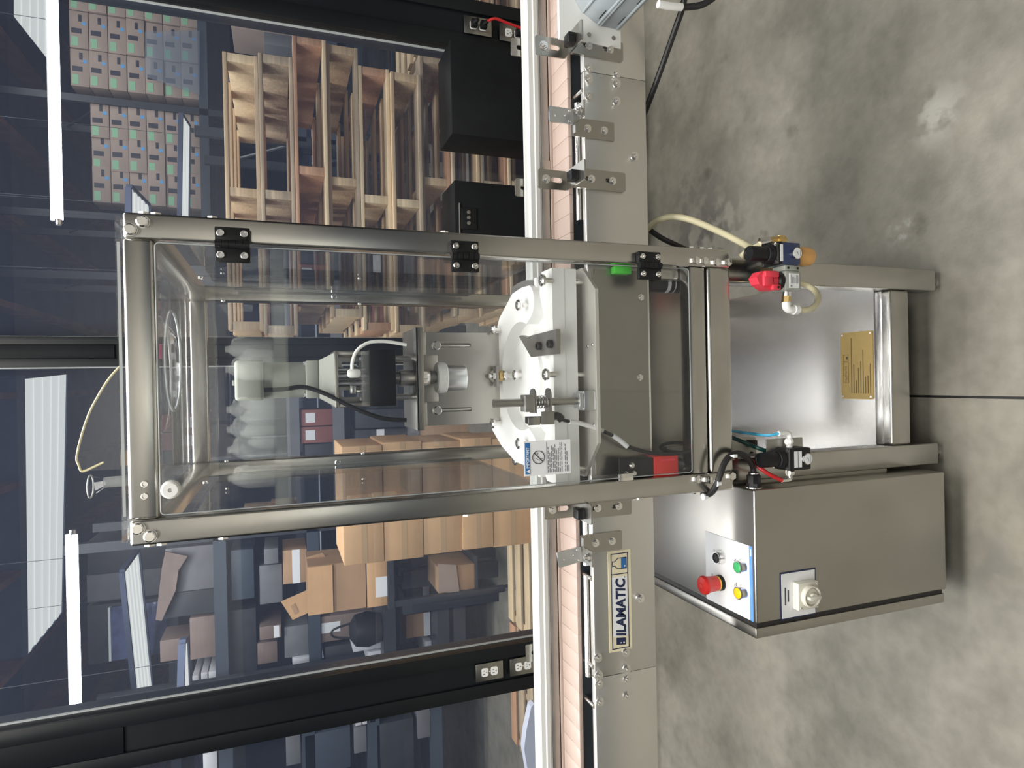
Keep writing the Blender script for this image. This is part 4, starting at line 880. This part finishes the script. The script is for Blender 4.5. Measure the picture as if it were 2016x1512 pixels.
o2, p2 = outlet(1010, 66, 0, 'lower steel outlet plate with one black plug on the right black column')
def plug(p, dz, lab, red=True):
    k = part('power_plug', MB().box(p.x-.015, p.x+.015, YW-.032, YW-.0075, p.z+dz-.013, p.z+dz+.013, .005).cyl((p.x, YW-.05, p.z+dz-.006), (p.x, YW-.028, p.z+dz), .007, .010, 14), BLACK); tag(k, lab, 'plug')
    return Vector((p.x, YW-.05, p.z+dz-.006))
plug(p1, .0195, 'black plug in the upper socket of the upper right outlet plate')
s1 = plug(p1, -.0195, 'black plug with red cord in the lower socket of the upper right outlet plate')
s2 = plug(p2, -.0195, 'black plug in the lower right outlet plate just above the rail')
m = MB(); m.tube([s1, s1+Vector((.008, -.012, -.03)), s1+Vector((.0, -.008, -.09)), s1+Vector((-.008, 0, -.2)), s1+Vector((-.01, 0, -.5))], .0055, 8)
tag(part('extension_cord', m, REDH), 'red power cord hanging from the upper right outlet plate', 'cord')
# black boxes standing against the partition glass
def blackbox(x0, y0, y1, lab):
    a = at(x0, y0, Y=1.215); b = at(x0, y1, Y=1.215)
    t = thing('black_box', lab, 'box', ((a.x+b.x)/2, 1.27, .15), 'black boxes by the glass')
    part('body', MB().box(min(a.x, b.x), max(a.x, b.x), 1.215, 1.404, .15, a.z, .004), BLKWOOD, t); return t, a, b
blackbox(886, 76, 262, 'tall black painted box against the glass below the right outlets')
t, a, b = blackbox(894, 354, 500, 'black painted box with a row of jacks beside the right guard post')
q = at(922, 428, Y=1.215)
jp = part('jack_panel', MB().box(q.x-.045, q.x+.035, 1.211, 1.216, q.z-.032, q.z+.030, .002), BLACK, t)
for i in range(3): part('jack', MB().lathe([(.007, 0), (.007, .004), (.004, .005)], (q.x-.022+i*.020, 1.211, q.z), '-Y', 14), DSTEEL, jp)
part('lid_stay', MB().cyl((q.x+.05, 1.212, q.z+.035), (q.x-.07, 1.212, q.z+.035), .0025, n=8), BRIGHT, t)

# ================================================================== BEYOND THE GLASS
# strip lights hanging from the roof
def strip(x0, x1, z, y, lab):
    t = thing('strip_light', lab, 'strip light', ((x0+x1)/2, y, z), 'strip lights beyond the glass')
    part('tube', MB().cyl((x0+.03, y, z), (x1-.03, y, z), .023, n=20), TUBEL, t)
    for a, b in ((x0, x0+.03), (x1-.03, x1)): part('end_cap', MB().lathe([(.014, 0), (.018, .006), (.018, .03)], (a, y, z), 'X', 16), BRIGHT, t)
    part('housing', MB().box(x0+.02, x1-.02, y-.012, y+.012, z+.019, z+.034, .004), WPLAST, t)
    for x in (x0+.15, x1-.15): part('hanger_wire', MB().cyl((x, y, z+.034), (x, y, CZ), .0015, n=6), RACK, t)
pa = at(115, 443, Y=3.0); pb = at(143, 1043, Y=3.0)
strip(pa.x, pa.x+1.25, pa.z, 3.0, 'glowing strip light hanging beyond the glass on the upper right')
strip(pb.x-1.25, pb.x, pb.z, 3.0, 'glowing strip light hanging beyond the glass on the upper left')
# pallets
def pallet_master(name, w, d, wood, nb, lab, h=.142):
    t = thing(name, lab, 'pallet', (0, 0, 0)); hb = .016; hs = h-2*hb-.0015
    bw = .098
    for i in range(nb):
        y = (d-bw)*i/(nb-1); part('deck_board', MB().box(0, w, y, y+bw-random.uniform(0, .012), h-hb-.0015, h-.0015, .0015), WOODS[(wood+random.choice((0, 0, 0, 1))) % 4], t, local=True)
    for x in (0, w/2-.019, w-.038): part('stringer', MB().box(x, x+.038, .004, d-.004, hb, hb+hs, .002), WOODS[(wood+random.choice((0, 0, 3))) % 4], t, local=True)
    for y in (0, d/2-.05, d-.1): part('base_board', MB().box(0, w, y, y+.095, 0, hb, .0015), WOODS[(wood+random.choice((0, 1))) % 4], t, local=True)
    return t
ztop = at(440, 260, Y=1.95).z
ord_ = ['topmost', 'second', 'third', 'fourth', 'fifth', 'sixth', 'seventh', 'eighth', 'ninth', 'tenth', 'eleventh', 'twelfth']
pm_ = {}
n = 12; h = (ztop-FZ)/n
rights = {0: (446, 100), 1: (512, 107), 2: (580, 70), 3: (650, 84), 4: (712, 127), 5: (770, 143), 6: (835, 104), 7: (880, 120)}
woods = [0, 1, 2, 0, 3, 0, 1, 0, 1, 3, 0, 1]; names = ['pine', 'weathered', 'reddish', 'pine', 'pale', 'pine', 'weathered', 'pine', 'weathered', 'pale', 'pine', 'weathered']
for i in range(n):
    r, y = rights.get(i, (900, random.uniform(95, 135))); xr = at(r, y, Y=1.95).x; z = FZ+h*(n-1-i); wd = 1.23+random.uniform(-.03, .02)
    lab = '%s wooden pallet, %s from the top of the stack behind the glass on the right' % (names[i], ord_[i])
    p = pallet_master('wooden_pallet', wd, 1.0, woods[i], 4, lab, h); p.location = (xr-wd, 1.95+random.uniform(-.02, .02), z); p['group'] = 'stacked pallets behind the glass'
# crate boards seen right of the third column
p = pallet_master('wooden_pallet', 1.2, .9, 2, 6, 'reddish wooden pallet standing on the floor right of the black column with plugs', .142); p.location = (1.62, 1.75, FZ)
p = pallet_master('wooden_pallet', 1.2, .9, 2, 6, 'reddish wooden pallet stacked on another right of the black column with plugs', .142); p.location = (1.60, 1.75, FZ+.1425)
for k in range(2, 6):
    p = pallet_master('wooden_pallet', 1.2, .9, (2, 3)[k % 2], 6, 'wooden pallet at height %s in the right edge stack beside the plugs' % ord_[k], .142); p.location = (1.60+.01*k, 1.75, FZ+.1425*k)
# two low pallets lying on the floor at the left
g0 = at(993, 1075, Z=.06); g1 = at(1003, 1232, Z=.06)
gl_ = at(997, 1449, Z=.06)
p = pallet_master('wooden_pallet', 1.22, 1.0, 3, 7, 'pale wooden pallet lying on the floor under the brown cartons', .12); p.location = (gl_.x+.80, g0.y-.98, FZ); p.scale.x = (-.26-gl_.x-.80)/1.22
p = pallet_master('wooden_pallet', .78, 1.0, 1, 7, 'weathered wooden pallet lying on the floor left of the left black column', .12); p.location = (gl_.x, g0.y-1.0, FZ)
pz = FZ+.12
# carton stack on that pallet
def carton(name, x0, x1, y0, y1, z0, z1, m, lab, tape=True, group=None, cat='carton', seam=True):
    t = thing(name, lab, cat, ((x0+x1)/2, (y0+y1)/2, z0), group)
    part('body', MB().box(x0, x1, y0, y1, z0+.001, z1-.001, .003), m, t)
    if tape:
        xc = (x0+x1)/2
        part('tape', MB().box(x0+.002, x1-.002, y0-.0008, y0+.0005, z0+(z1-z0)*.42, z0+(z1-z0)*.56), TAPE, t, smooth=0)
    if seam: part('flap_seam', MB().box(x0+.004, x1-.004, y0+.002, y1-.002, z1-.0012, z1+.0002), m, t, smooth=0)
    return t
zs = [1.159, .961, .757, .547, .376, .146, pz+.001]
xl = [-.918, -.920, -.912, -.906, -.912, -.908]
nm = ['topmost', 'second', 'third', 'fourth', 'fifth', 'lowest']
for i in range(6): carton('brown_carton', xl[i], -.325+.01*(i % 2), 2.2+.006*(i % 3), 2.66, zs[i+1], zs[i], CARD, '%s taped brown carton in the stack behind the left guard post' % nm[i], group='cartons stacked behind the left guard post')
# rack helper
def rack(xs, y0, y1, levels, zt, lab, deck=True, m=RACK, mb=RACKB):
    t = thing('storage_rack', lab, 'rack', (xs[0], y0, FZ))
    for x in xs:
        for y in (y0, y1-.05): part('upright', MB().box(x-.035, x+.035, y, y+.05, FZ, zt), m, t)
        for k in range(int((zt-FZ)/.6)):
            z = FZ+.15+k*.6; part('brace', MB().tube([(x, y0+.05, z), (x, y1-.05, z+.55)], .012, 6, 1), m, t)
    for z in levels:
        for y in (y0, y1-.04): part('beam', MB().box(xs[0], xs[-1], y, y+.04, z-.09, z), mb, t)
        if deck: part('shelf_deck', MB().box(xs[0], xs[-1], y0+.04, y1-.04, z-.02, z-.004), m, t)
    return t
LV = [.22, .90, 1.62, 2.42]
YR = 4.25
rack([at(600, 1392, Y=YR).x, at(600, 1040, Y=YR).x], YR, YR+.8, [at(920, 1300, Y=YR).z, at(765, 1250, Y=YR).z, at(608, 1250, Y=YR).z, at(423, 1250, Y=YR).z], 2.9, 'dark steel storage rack beyond the left window pane')
cnt = {}
def stock(x0, x1, y0, y1, m, what, Y=YR, d=.4, base=None, lab=None, label=None, cat='box', name='stock_box'):
    """a box whose front face fills pixels x0..x1 (top, bottom), y0..y1 (right, left)"""
    a = at((x0+x1)/2, y0, Y=Y).x; b = at((x0+x1)/2, y1, Y=Y).x; zt = at(x0, (y0+y1)/2, Y=Y).z; zb = at(x1, (y0+y1)/2, Y=Y).z if base is None else base
    t = thing(name, what, cat, ((a+b)/2, Y+d/2, zb)); x_0, x_1 = min(a, b), max(a, b)
    part('body', MB().box(x_0, x_1, Y, Y+d, zb, zt, .004), m, t)
    if label:
        u0, u1, v0, v1 = label; part('paper_label', MB().box(x_0+(x_1-x_0)*u0, x_0+(x_1-x_0)*u1, Y-.0015, Y+.001, zb+(zt-zb)*v0, zb+(zt-zb)*v1), PAPER, t, smooth=0)
    return t
Z1, Z2, Z3, Z4 = at(920, 1300, Y=YR).z, at(765, 1250, Y=YR).z, at(608, 1250, Y=YR).z, at(423, 1250, Y=YR).z
S4 = [(326, 423, 1076, 1163, GREYBOX, 'pale grey wrapped load on the top rack shelf beside the left guard post'),
      (322, 423, 1164, 1212, DARKBOX, 'dark wrapped load on the top rack shelf, left of the pale wrapped load'),
      (374, 423, 1214, 1296, CARDL, 'brown flat carton low on the top rack shelf under a white strip'),
      (411, 423, 1322, 1376, WHITEBOX, 'lowest of four white flat boxes on the top shelf by the left column'),
      (396, 409, 1324, 1374, WHITEBOX, 'second lowest of four white flat boxes on the top shelf by the left column'),
      (379, 391, 1330, 1376, WHITEBOX, 'second highest of four white flat boxes on the top shelf by the left column'),
      (355, 366, 1332, 1380, WHITEBOX, 'highest of four white flat boxes on the top shelf by the left column')]
base4 = {3: Z4}
for i, (x0, x1, y0, y1, m, l) in enumerate(S4): stock(x0, x1, y0, y1, m, l, Y=YR+.02+.002*i, base=Z4 if i < 4 else None)
stock(315, 372, 1258, 1300, CARDL, 'brown carton standing on the flat carton, top rack shelf at left', Y=YR+.03, d=.3)
# brown board leaning over the pale load
bd = MB(); bp = [(326, 1085), (370, 1094), (352, 1122), (346, 1162), (319, 1221), (307, 1219), (320, 1112)]
q = [at(x, y, Y=YR-.02) for x, y in bp]; bd.prism([(v.x, v.z) for v in q], YR-.035, YR-.015, 'Y'); tag(part('brown_board', bd, CARDL), 'crooked brown cardboard sheet leaning over the pale wrapped load', 'cardboard')
# upper high loads far behind
YF = 6.2
for x0, x1, y0, y1, m, l in ((171, 246, 1128, 1183, GREYBOX, 'lavender grey wrapped load high behind the left strip light'), (172, 300, 1186, 1300, DARKBOX, 'dark brown high load beside the left strip light'),
                             (172, 330, 1060, 1126, DARKBOX, 'dark slate load high behind the top left corner of the guard')):
    stock(x0, x1, y0, y1, m, l, Y=YF, d=.9, base=at(330, 1200, Y=YF).z)
gp = thing('wrapped_panel', 'glossy blue plastic wrapped panel below the left strip light', 'panel', tuple(at(255, 1245, Y=YF-.06)))
a = at(217, 1196, Y=YF-.05); b = at(256, 1296, Y=YF-.05); part('sheet', MB().box(b.x, a.x, YF-.05, YF-.01, at(330, 1200, Y=YF).z, a.z, .004), mat('blue_film', (.12, .15, .30), .12, coat=.6, noise=(9, .4)), gp)
part('pale_edge', MB().box(b.x, a.x, YF-.055, YF-.005, a.z, a.z+.02), PAPER, gp)
rack([-6.5, 1.1], YF, YF+1.0, [at(330, 1200, Y=YF).z, .5, 1.3], 4.0, 'dark far storage rack with high loads behind the left strip light')
# third shelf (x about 510-608)
S3 = [(520, 548, 1080, 1110, GREYBOX, 'pale grey carton on the third rack shelf beside the left guard post', None),
      (557, 608, 1082, 1148, CARDD, 'brown box with white front strip on the third rack shelf', (0, 1, .30, .62)),
      (511, 556, 1112, 1188, GREYBOX, 'grey bagged stock behind the open carton flap, third rack shelf', None),
      (511, 554, 1232, 1258, CARDL, 'brown stock box with small white label, upper row left of the open carton', (.05, .95, .1, .35)),
      (560, 606, 1232, 1293, GREYBOX, 'mid grey flat carton on the third shelf left of the open carton', None),
      (507, 546, 1264, 1306, CARDL, 'tan bag box above the grey flat carton near the left column', None),
      (576, 606, 1294, 1322, WHITEBOX, 'white box end on the third shelf against the left column', None),
      (455, 500, 1082, 1180, RACKB, 'slate tote hung high under the top shelf beside the left guard post', None),
      (450, 505, 1200, 1330, DARKBOX, 'dark tote high under the top shelf near the left column', None)]
for i, (x0, x1, y0, y1, m, l, lb_) in enumerate(S3): stock(x0, x1, y0, y1, m, l, Y=YR+.02+.03*(i % 3), label=lb_, base=Z3 if x1 >= 600 else None)
# big open carton with flaps, and the carton beneath it
YO = 3.12
a = at(640, 1112, Y=YO); b = at(640, 1207, Y=YO); z0 = at(722, 1160, Y=YO).z; z1 = at(607, 1180, Y=YO).z; zb = at(763, 1160, Y=YO).z
tb = thing('pallet_cart', 'dark steel cart holding the open brown cartons beyond the glass', 'cart', ((a.x+b.x)/2, YO+.25, FZ))
part('deck', MB().box(b.x-.03, a.x+.12, YO-.02, YO+.5, zb-.04, zb-.001), RACK, tb)
for x in (b.x, a.x+.08):
    for y in (YO, YO+.46): part('leg', MB().box(x-.02, x+.02, y-.015, y+.02, FZ+.09, zb-.04), RACK, tb)
for x in (b.x, a.x+.08):
    for y in (YO, YO+.46): part('caster', MB().lathe([(.03, -.012), (.045, -.010), (.045, .010), (.03, .012)], (x, y, FZ+.045), 'X', 18).box(x-.016, x+.016, y-.012, y+.012, FZ+.05, FZ+.092), RUBBER, tb)
a_, b_ = a.copy(), b.copy()
ct = carton('brown_carton', b.x-.005, a.x+.03, YO, YO+.42, zb, z0, CARD, 'brown carton with white paper label under the open flapped carton', tape=False)
part('paper_label', MB().box(b.x+.055, b.x+.185, YO-.0015, YO+.001, zb+.002, zb+.075), PAPER, ct, smooth=0)
oc = thing('open_carton', 'open brown carton with raised flaps left of the carton stack', 'carton', ((a.x+b.x)/2, YO+.2, z0))
ob = MB(); t_ = .005
ob.box(b.x, a.x, YO, YO+t_, z0, z1); ob.box(b.x, a.x, YO+.38, YO+.38+t_, z0, z1); ob.box(b.x, b.x+t_, YO+t_, YO+.38, z0, z1); ob.box(a.x-t_, a.x, YO+t_, YO+.38, z0, z1); ob.box(b.x, a.x, YO, YO+.385, z0, z0+t_)
part('body', ob, CARDD, oc)
part('front_flap', MB().box(b.x+.002, a.x-.002, YO-.012, YO-.005, at(655, 1160, Y=YO).z, z1+.003), CARD, oc, 'outer flap folded down over the front')
fl_ = MB(); q = [at(x, y, Y=YO+.1) for x, y in ((608, 1160), (607, 1206), (576, 1220), (553, 1184))]; fl_.prism([(v.x, v.z) for v in q], YO+.095, YO+.10, 'Y'); f = part('raised_flap', fl_, CARD, oc)
part('flap_print', MB().prism([(v.x, v.z) for v in [at(x, y, Y=YO+.093) for x, y in ((580, 1188), (572, 1193), (580, 1210), (588, 1205))]], YO+.0925, YO+.0945, 'Y'), CARDD, f)
fl_ = MB(); q = [at(x, y, Y=YO+.2) for x, y in ((612, 1128), (603, 1097), (635, 1088), (652, 1112), (650, 1128))]; fl_.prism([(v.x, v.z) for v in q], YO+.195, YO+.20, 'Y'); part('raised_flap', fl_, CARDD, oc)
# second shelf and lower: labelled dark stock between black posts
Y2 = 3.80
PB = 3.50
for k, (y0, y1) in enumerate(((1122, 1156), (1178, 1206))):
    u = at(830, y0, Y=PB); v = at(830, y1, Y=PB)
    tag(part('black_post', MB().box(v.x, u.x, PB, PB+.05, FZ, at(793, 1150, Y=PB).z, .003), RACK), ('right', 'left')[k]+'-hand black steel post among the labelled dark boxes at lower left', 'post')
W2 = [(799, 845, 1098, 1121, DARKBOX, 'dark printed box with white label, upper row nearest the carton stack', (.3, .95, .0, .35)),
      (847, 876, 1098, 1121, DARKBOX, 'dark printed box with white label, lower row nearest the carton stack', (.3, .95, .0, .40)),
      (799, 846, 1157, 1177, DARKBOX, 'dark printed box with white label, upper row between the black posts', (.0, 1, .0, .28)),
      (847, 877, 1157, 1177, DARKBOX, 'dark printed box with white label, lower row between the black posts', (.0, .9, .0, .40)),
      (799, 848, 1208, 1254, CARDD, 'brown box with long white label, upper row left of the black posts', (.0, 1, .0, .27)),
      (850, 877, 1208, 1244, DARKBOX, 'dark printed box with long white label, lower row left of the black posts', (.0, 1, .0, .46)),
      (871, 884, 1254, 1288, WHITEBOX, 'white flat box low beside the left black column', None),
      (853, 864, 1258, 1290, WHITEBOX, 'pinkish white flat box above the white one beside the left column', None),
      (838, 850, 1262, 1300, WHITEBOX, 'upper white flat box beside the foot of the left column', None)]
zrow = at(846, 1160, Y=Y2).z; zlow = at(877, 1160, Y=Y2).z
for i, (x0, x1, y0, y1, m, l, lb_) in enumerate(W2): stock(x0, x1, y0, y1, m, l, Y=Y2, d=.35, label=lb_, base=(zrow+.002 if x0 < 830 else zlow if x0 < 851 and i < 6 else None))
r2 = rack([at(840, 1310, Y=Y2).x, at(840, 1085, Y=Y2).x], 3.56, Y2+.4, [zrow, zlow, at(750, 1200, Y=3.66).z], at(750, 1200, Y=3.66).z, 'low dark shelf unit holding labelled boxes beyond the left pane', mb=RACK)
bg = thing('black_bag', 'black rounded bag hanging beside the labelled shelf near the left column', 'bag', tuple(at(740, 1238, Y=3.66)))
q = at(724, 1238, Y=3.66); part('body', MB().lathe([(.03, -.13), (.10, -.10), (.125, 0), (.11, .09), (.05, .13)], q, 'Z', 20), RUBBER, bg)
part('strap', MB().tube([q+Vector((-.05, 0, .12)), q+Vector((-.02, 0, .24)), q+Vector((.03, 0, .24)), q+Vector((.06, 0, .11))], .008, 8), RUBBER, bg)
stock(695, 765, 1264, 1279, WHITEBOX, 'tall pale board edge behind the black bag near the left column', Y=3.74, d=.3)
stock(726, 765, 1281, 1312, WHITEBOX, 'white box end beneath the black bag against the left column', Y=3.74, d=.3)
stock(610, 700, 1212, 1262, CARDL, 'dull brown carton on the second shelf left of the open carton', Y=YR+.02, label=(.35, .75, .62, .86), base=Z2)
stock(640, 700, 1270, 1312, DARKBOX, 'dark tote on the second rack shelf against the left column', Y=YR+.02, base=Z2)
u = at(863, 1118, Y=YO+.02); v = at(935, 1160, Y=YO+.02)
o2c = thing('open_carton', 'small dull open carton low beside the brown carton stack', 'carton', ((u.x+v.x)/2, YO+.2, v.z))
part('body', MB().box(v.x, u.x, YO+.02, YO+.36, v.z, u.z, .003), CARDD, o2c)
part('flap', MB().prism([(v.x-.01, u.z-.14), (u.x+.01, u.z-.12), (u.x+.03, u.z+.005), (v.x+.02, u.z+.005)], YO+.005, YO+.010, 'Y'), CARDG, o2c)
part('low_shelf', MB().box(v.x-.02, u.x+.05, YO+.01, YO+.40, v.z-.02, v.z-.001), RACK, tb)
# white scoop resting on the left floor pallet
sc = thing('white_scoop', 'white plastic scoop with dark grip hole standing on the far left pallet', 'scoop', tuple(at(1064, 1440, Y=2.0)))
q = [at(x, y, Y=1.9) for x, y in ((1052, 1386), (1046, 1392), (1036, 1440), (1032, 1475), (1040, 1525), (1075, 1540), (1150, 1520), (1150, 1420))]
ms = MB(); ms.prism([(v.x, v.z) for v in q], 1.90, 1.95, 'Y'); part('shell', ms, mat('lavender_white_plastic', (.62, .64, .74), .35), sc)
q = at(1062, 1496, Y=1.897); part('grip_hole', MB().prism(rrect(q.x-.05, q.x+.035, q.z-.025, q.z+.012, .01), 1.896, 1.9005, 'Y'), NAVY, sc)
tag(part('scoop_stand', MB().box(-2.1, -1.5, 1.88, 1.98, FZ, at(1150, 1470, Y=1.9).z-.001, .004), WHITEBOX), 'pale low box under the white scoop at the far left', 'box')
# left of the left column
YL = 3.7
for x0, x1, y0, y1, m, l in ((563, 592, 1449, 1506, GREYBOX, 'grey flat box high at the far left edge'), (697, 722, 1431, 1482, GREYBOX, 'pale grey panel box at the far left, middle height'), (700, 712, 1416, 1429, WHITEBOX, 'small white box upper beside the left column outer edge'),
                             (714, 727, 1415, 1426, WHITEBOX, 'small white box middle beside the left column outer edge'), (728, 740, 1413, 1423, WHITEBOX, 'small white box lower beside the left column outer edge'),
                             (822, 847, 1393, 1453, GREYBOX, 'pale grey panel box at the far left, lower height'), (400, 428, 1482, 1540, WHITEBOX, 'white box high in the far left corner of the window'),
                             (600, 690, 1440, 1520, RACKB, 'slate bin between grey boxes at the far left'), (742, 815, 1420, 1530, DARKBOX, 'dark bin above the lowest pale panel at the far left')):
    stock(x0, x1, y0, y1, m, l, Y=YL+.02, d=.35)
rack([-5.2, at(600, 1366, Y=YL).x], YL+.02, YL+.45, [at(594, 1450, Y=YL).z, at(724, 1450, Y=YL).z, at(849, 1430, Y=YL).z, at(430, 1500, Y=YL).z], 2.6, 'dark rack left of the left black column', mb=RACKB)
# seen through the guard: shelf of reddish stock behind the machine
YM = 4.25
zz = at(655, 850, Y=YM).z
for i, (x0, x1, y0, y1, m, l, lb_) in enumerate(((592, 655, 806, 838, REDBOX, 'dark red box with white label behind the capping motor, right one', (.2, .8, .55, .85)), (592, 655, 840, 872, REDBOX, 'dark red box with white label behind the capping motor, left one', (.2, .8, .55, .85)),
        (600, 655, 874, 900, DARKBOX, 'dark box beside the red boxes behind the guard', None), (700, 800, 806, 842, DARKBOX, 'dark tote under the red boxes behind the slotted plate', None), (700, 800, 845, 890, DARKBOX, 'dark tote with white shelf tag behind the guard', (.0, 1, .45, .60)),
        (820, 935, 828, 880, CARDD, 'brown carton low behind the guide block at left', None), (660, 735, 575, 640, REDBOX, 'dark red carton right of the motor beyond the pallets', None), (800, 900, 640, 690, DARKBOX, 'dark bin right of the slotted plate behind the guard', None))):
    stock(x0, x1, y0, y1, m, l, Y=YM, d=.4, label=lb_, base=zz if i < 3 else (at(802, 850, Y=YM).z if i in (3, 4, 6) else at(937, 850, Y=YM).z))
rack([at(700, 905, Y=YM).x, at(700, 545, Y=YM).x], YM-.02, YM+.5, [zz, at(802, 850, Y=YM).z, at(566, 850, Y=YM).z, at(937, 850, Y=YM).z], 2.2, 'dark shelf unit seen through the guard behind the capping motor', mb=GREYBOX)
# far right: two palletised loads of tagged cartons high on a rack
YG = 6.5
zb = at(392, 200, Y=YG).z
master = thing('tagged_carton', 'brown stock carton with green tag, stacked high behind the glass at upper right', 'carton', (0, 0, 0), 'green tagged cartons at upper right')
CW, CH = .385, .168
part('body', MB().box(0, CW-.012, 0, .30, .001, CH-.004, .004), CARDG, master, local=True)
part('green_tag', MB().box(.02, .115, -.002, .001, CH-.075, CH-.018), TAGG, master, local=True)
part('dark_label', MB().box(.15, .20, -.002, .001, CH-.11, CH-.02), INK, master, local=True, smooth=0)
part('blue_sticker', MB().lathe([(.02, 0), (.02, .002)], (.255, 0, .035), '-Y', 14), STKB, master, local=True)
part('hand_hole', MB().box(.27, .34, -.001, .001, .055, .085), INK, master, local=True, smooth=0)
first = True
for x00, ncol in ((at(300, 186, Y=YG).x, 4), (at(300, 405, Y=YG).x, 3)):
    for c in range(ncol):
        for r in range(7 if ncol == 4 else 6):
            loc = (x00+c*(CW if ncol == 4 else .33), YG+random.uniform(-.01, .02), zb+.0005+r*CH)
            lab = 'green tagged carton, %s row, %s column of the %s upper load' % (('lowest', 'second', 'third', 'fourth', 'fifth', 'sixth', 'seventh')[r], ('first', 'second', 'third', 'fourth')[c], ('right', 'left')[ncol == 3])
            if first: master.location = loc; first = False; master['label'] = lab
            else: copy_tree(master, loc, 0, lab)
rg_ = rack([1.75, 2.93, 4.9], YG-.03, YG+.9, [zb, .55], 4.1, 'far rack carrying green tagged cartons at upper right', deck=True)
wr = MB(); q = [at(x, y, Y=YG-.06) for x, y in ((285, 62), (285, 150), (393, 186), (393, 60))]
wr.add([q[0], q[1], q[2], q[3], q[0]+Vector((0, .012, 0)), q[1]+Vector((0, .012, 0)), q[2]+Vector((0, .012, 0)), q[3]+Vector((0, .012, 0))], [(0, 1, 2, 3), (7, 6, 5, 4), (0, 4, 5, 1), (1, 5, 6, 2), (2, 6, 7, 3), (3, 7, 4, 0)])
tag(part('stretch_wrap', wr, WRAP), 'loose plastic stretch wrap hanging over the green tagged cartons', 'plastic wrap')
for x0, x1, y0, y1, m, l in ((455, 572, 28, 62, CARDG, 'brown carton above the pallet stack beside the right column'), (593, 637, 45, 70, BLUE, 'small blue box beside the third pallet near the right column'), (520, 572, 66, 90, GREYBOX, 'grey box above the pallet stack near the right column')):
    stock(x0, x1, y0, y1, m, l, Y=4.2, d=.4, base=at(575 if x1 < 600 else 640, 48, Y=4.2).z)
rack([1.9, 3.6], 4.2, 4.9, [at(575, 45, Y=4.2).z, at(640, 50, Y=4.2).z, .4], 2.0, 'dark rack behind the pallet stack at the right column')
# behind the photographer: a rack of milk-white jugs that shows mirrored in the guard door
YJ = -3.4
def mir(x, y): p = at(x, y, Y=-.004-(YJ+.004)); return p
jz = mir(537, 760).z
jr = thing('jug_rack', 'pale rack behind the camera whose jugs mirror in the clear door', 'rack', (0, YJ, FZ))
for x in (-1.3, 1.0): part('upright', MB().box(x-.03, x+.03, YJ-.4, YJ-.35, FZ, 2.6), RACK, jr); part('upright', MB().box(x-.03, x+.03, YJ-.05, YJ, FZ, 2.6), RACK, jr)
part('beam', MB().box(-1.3, 1.0, YJ-.01, YJ+.03, jz-.10, jz), GREYPAINT, jr); part('shelf_deck', MB().box(-1.3, 1.0, YJ-.4, YJ-.01, jz-.03, jz-.005), GREYPAINT, jr)
jm = MB(); jm.lathe([(.068, 0), (.075, .01), (.075, .17), (.060, .215), (.026, .265), (.022, .268), (.022, .285), (.020, .287)], (0, 0, 0), 'Z', 20)
jm.tube([(0.03, 0, .245), (.062, 0, .232), (.072, 0, .20), (.072, 0, .16)], .010, 8)
JM = jm.mesh('jug', JUGM)
for k, (y, w) in enumerate(((686, 'first'), (726, 'second'), (806, 'third'), (846, 'fourth'), (886, 'fifth'), (943, 'sixth'))):
    p = mir(500, y); j = link('white_jug', JM, None, (p.x, YJ-.10, jz)); tag(j, 'milky white plastic jug, %s in the row on the rack behind the camera' % w, 'jug', 'jugs on the rack behind the camera')
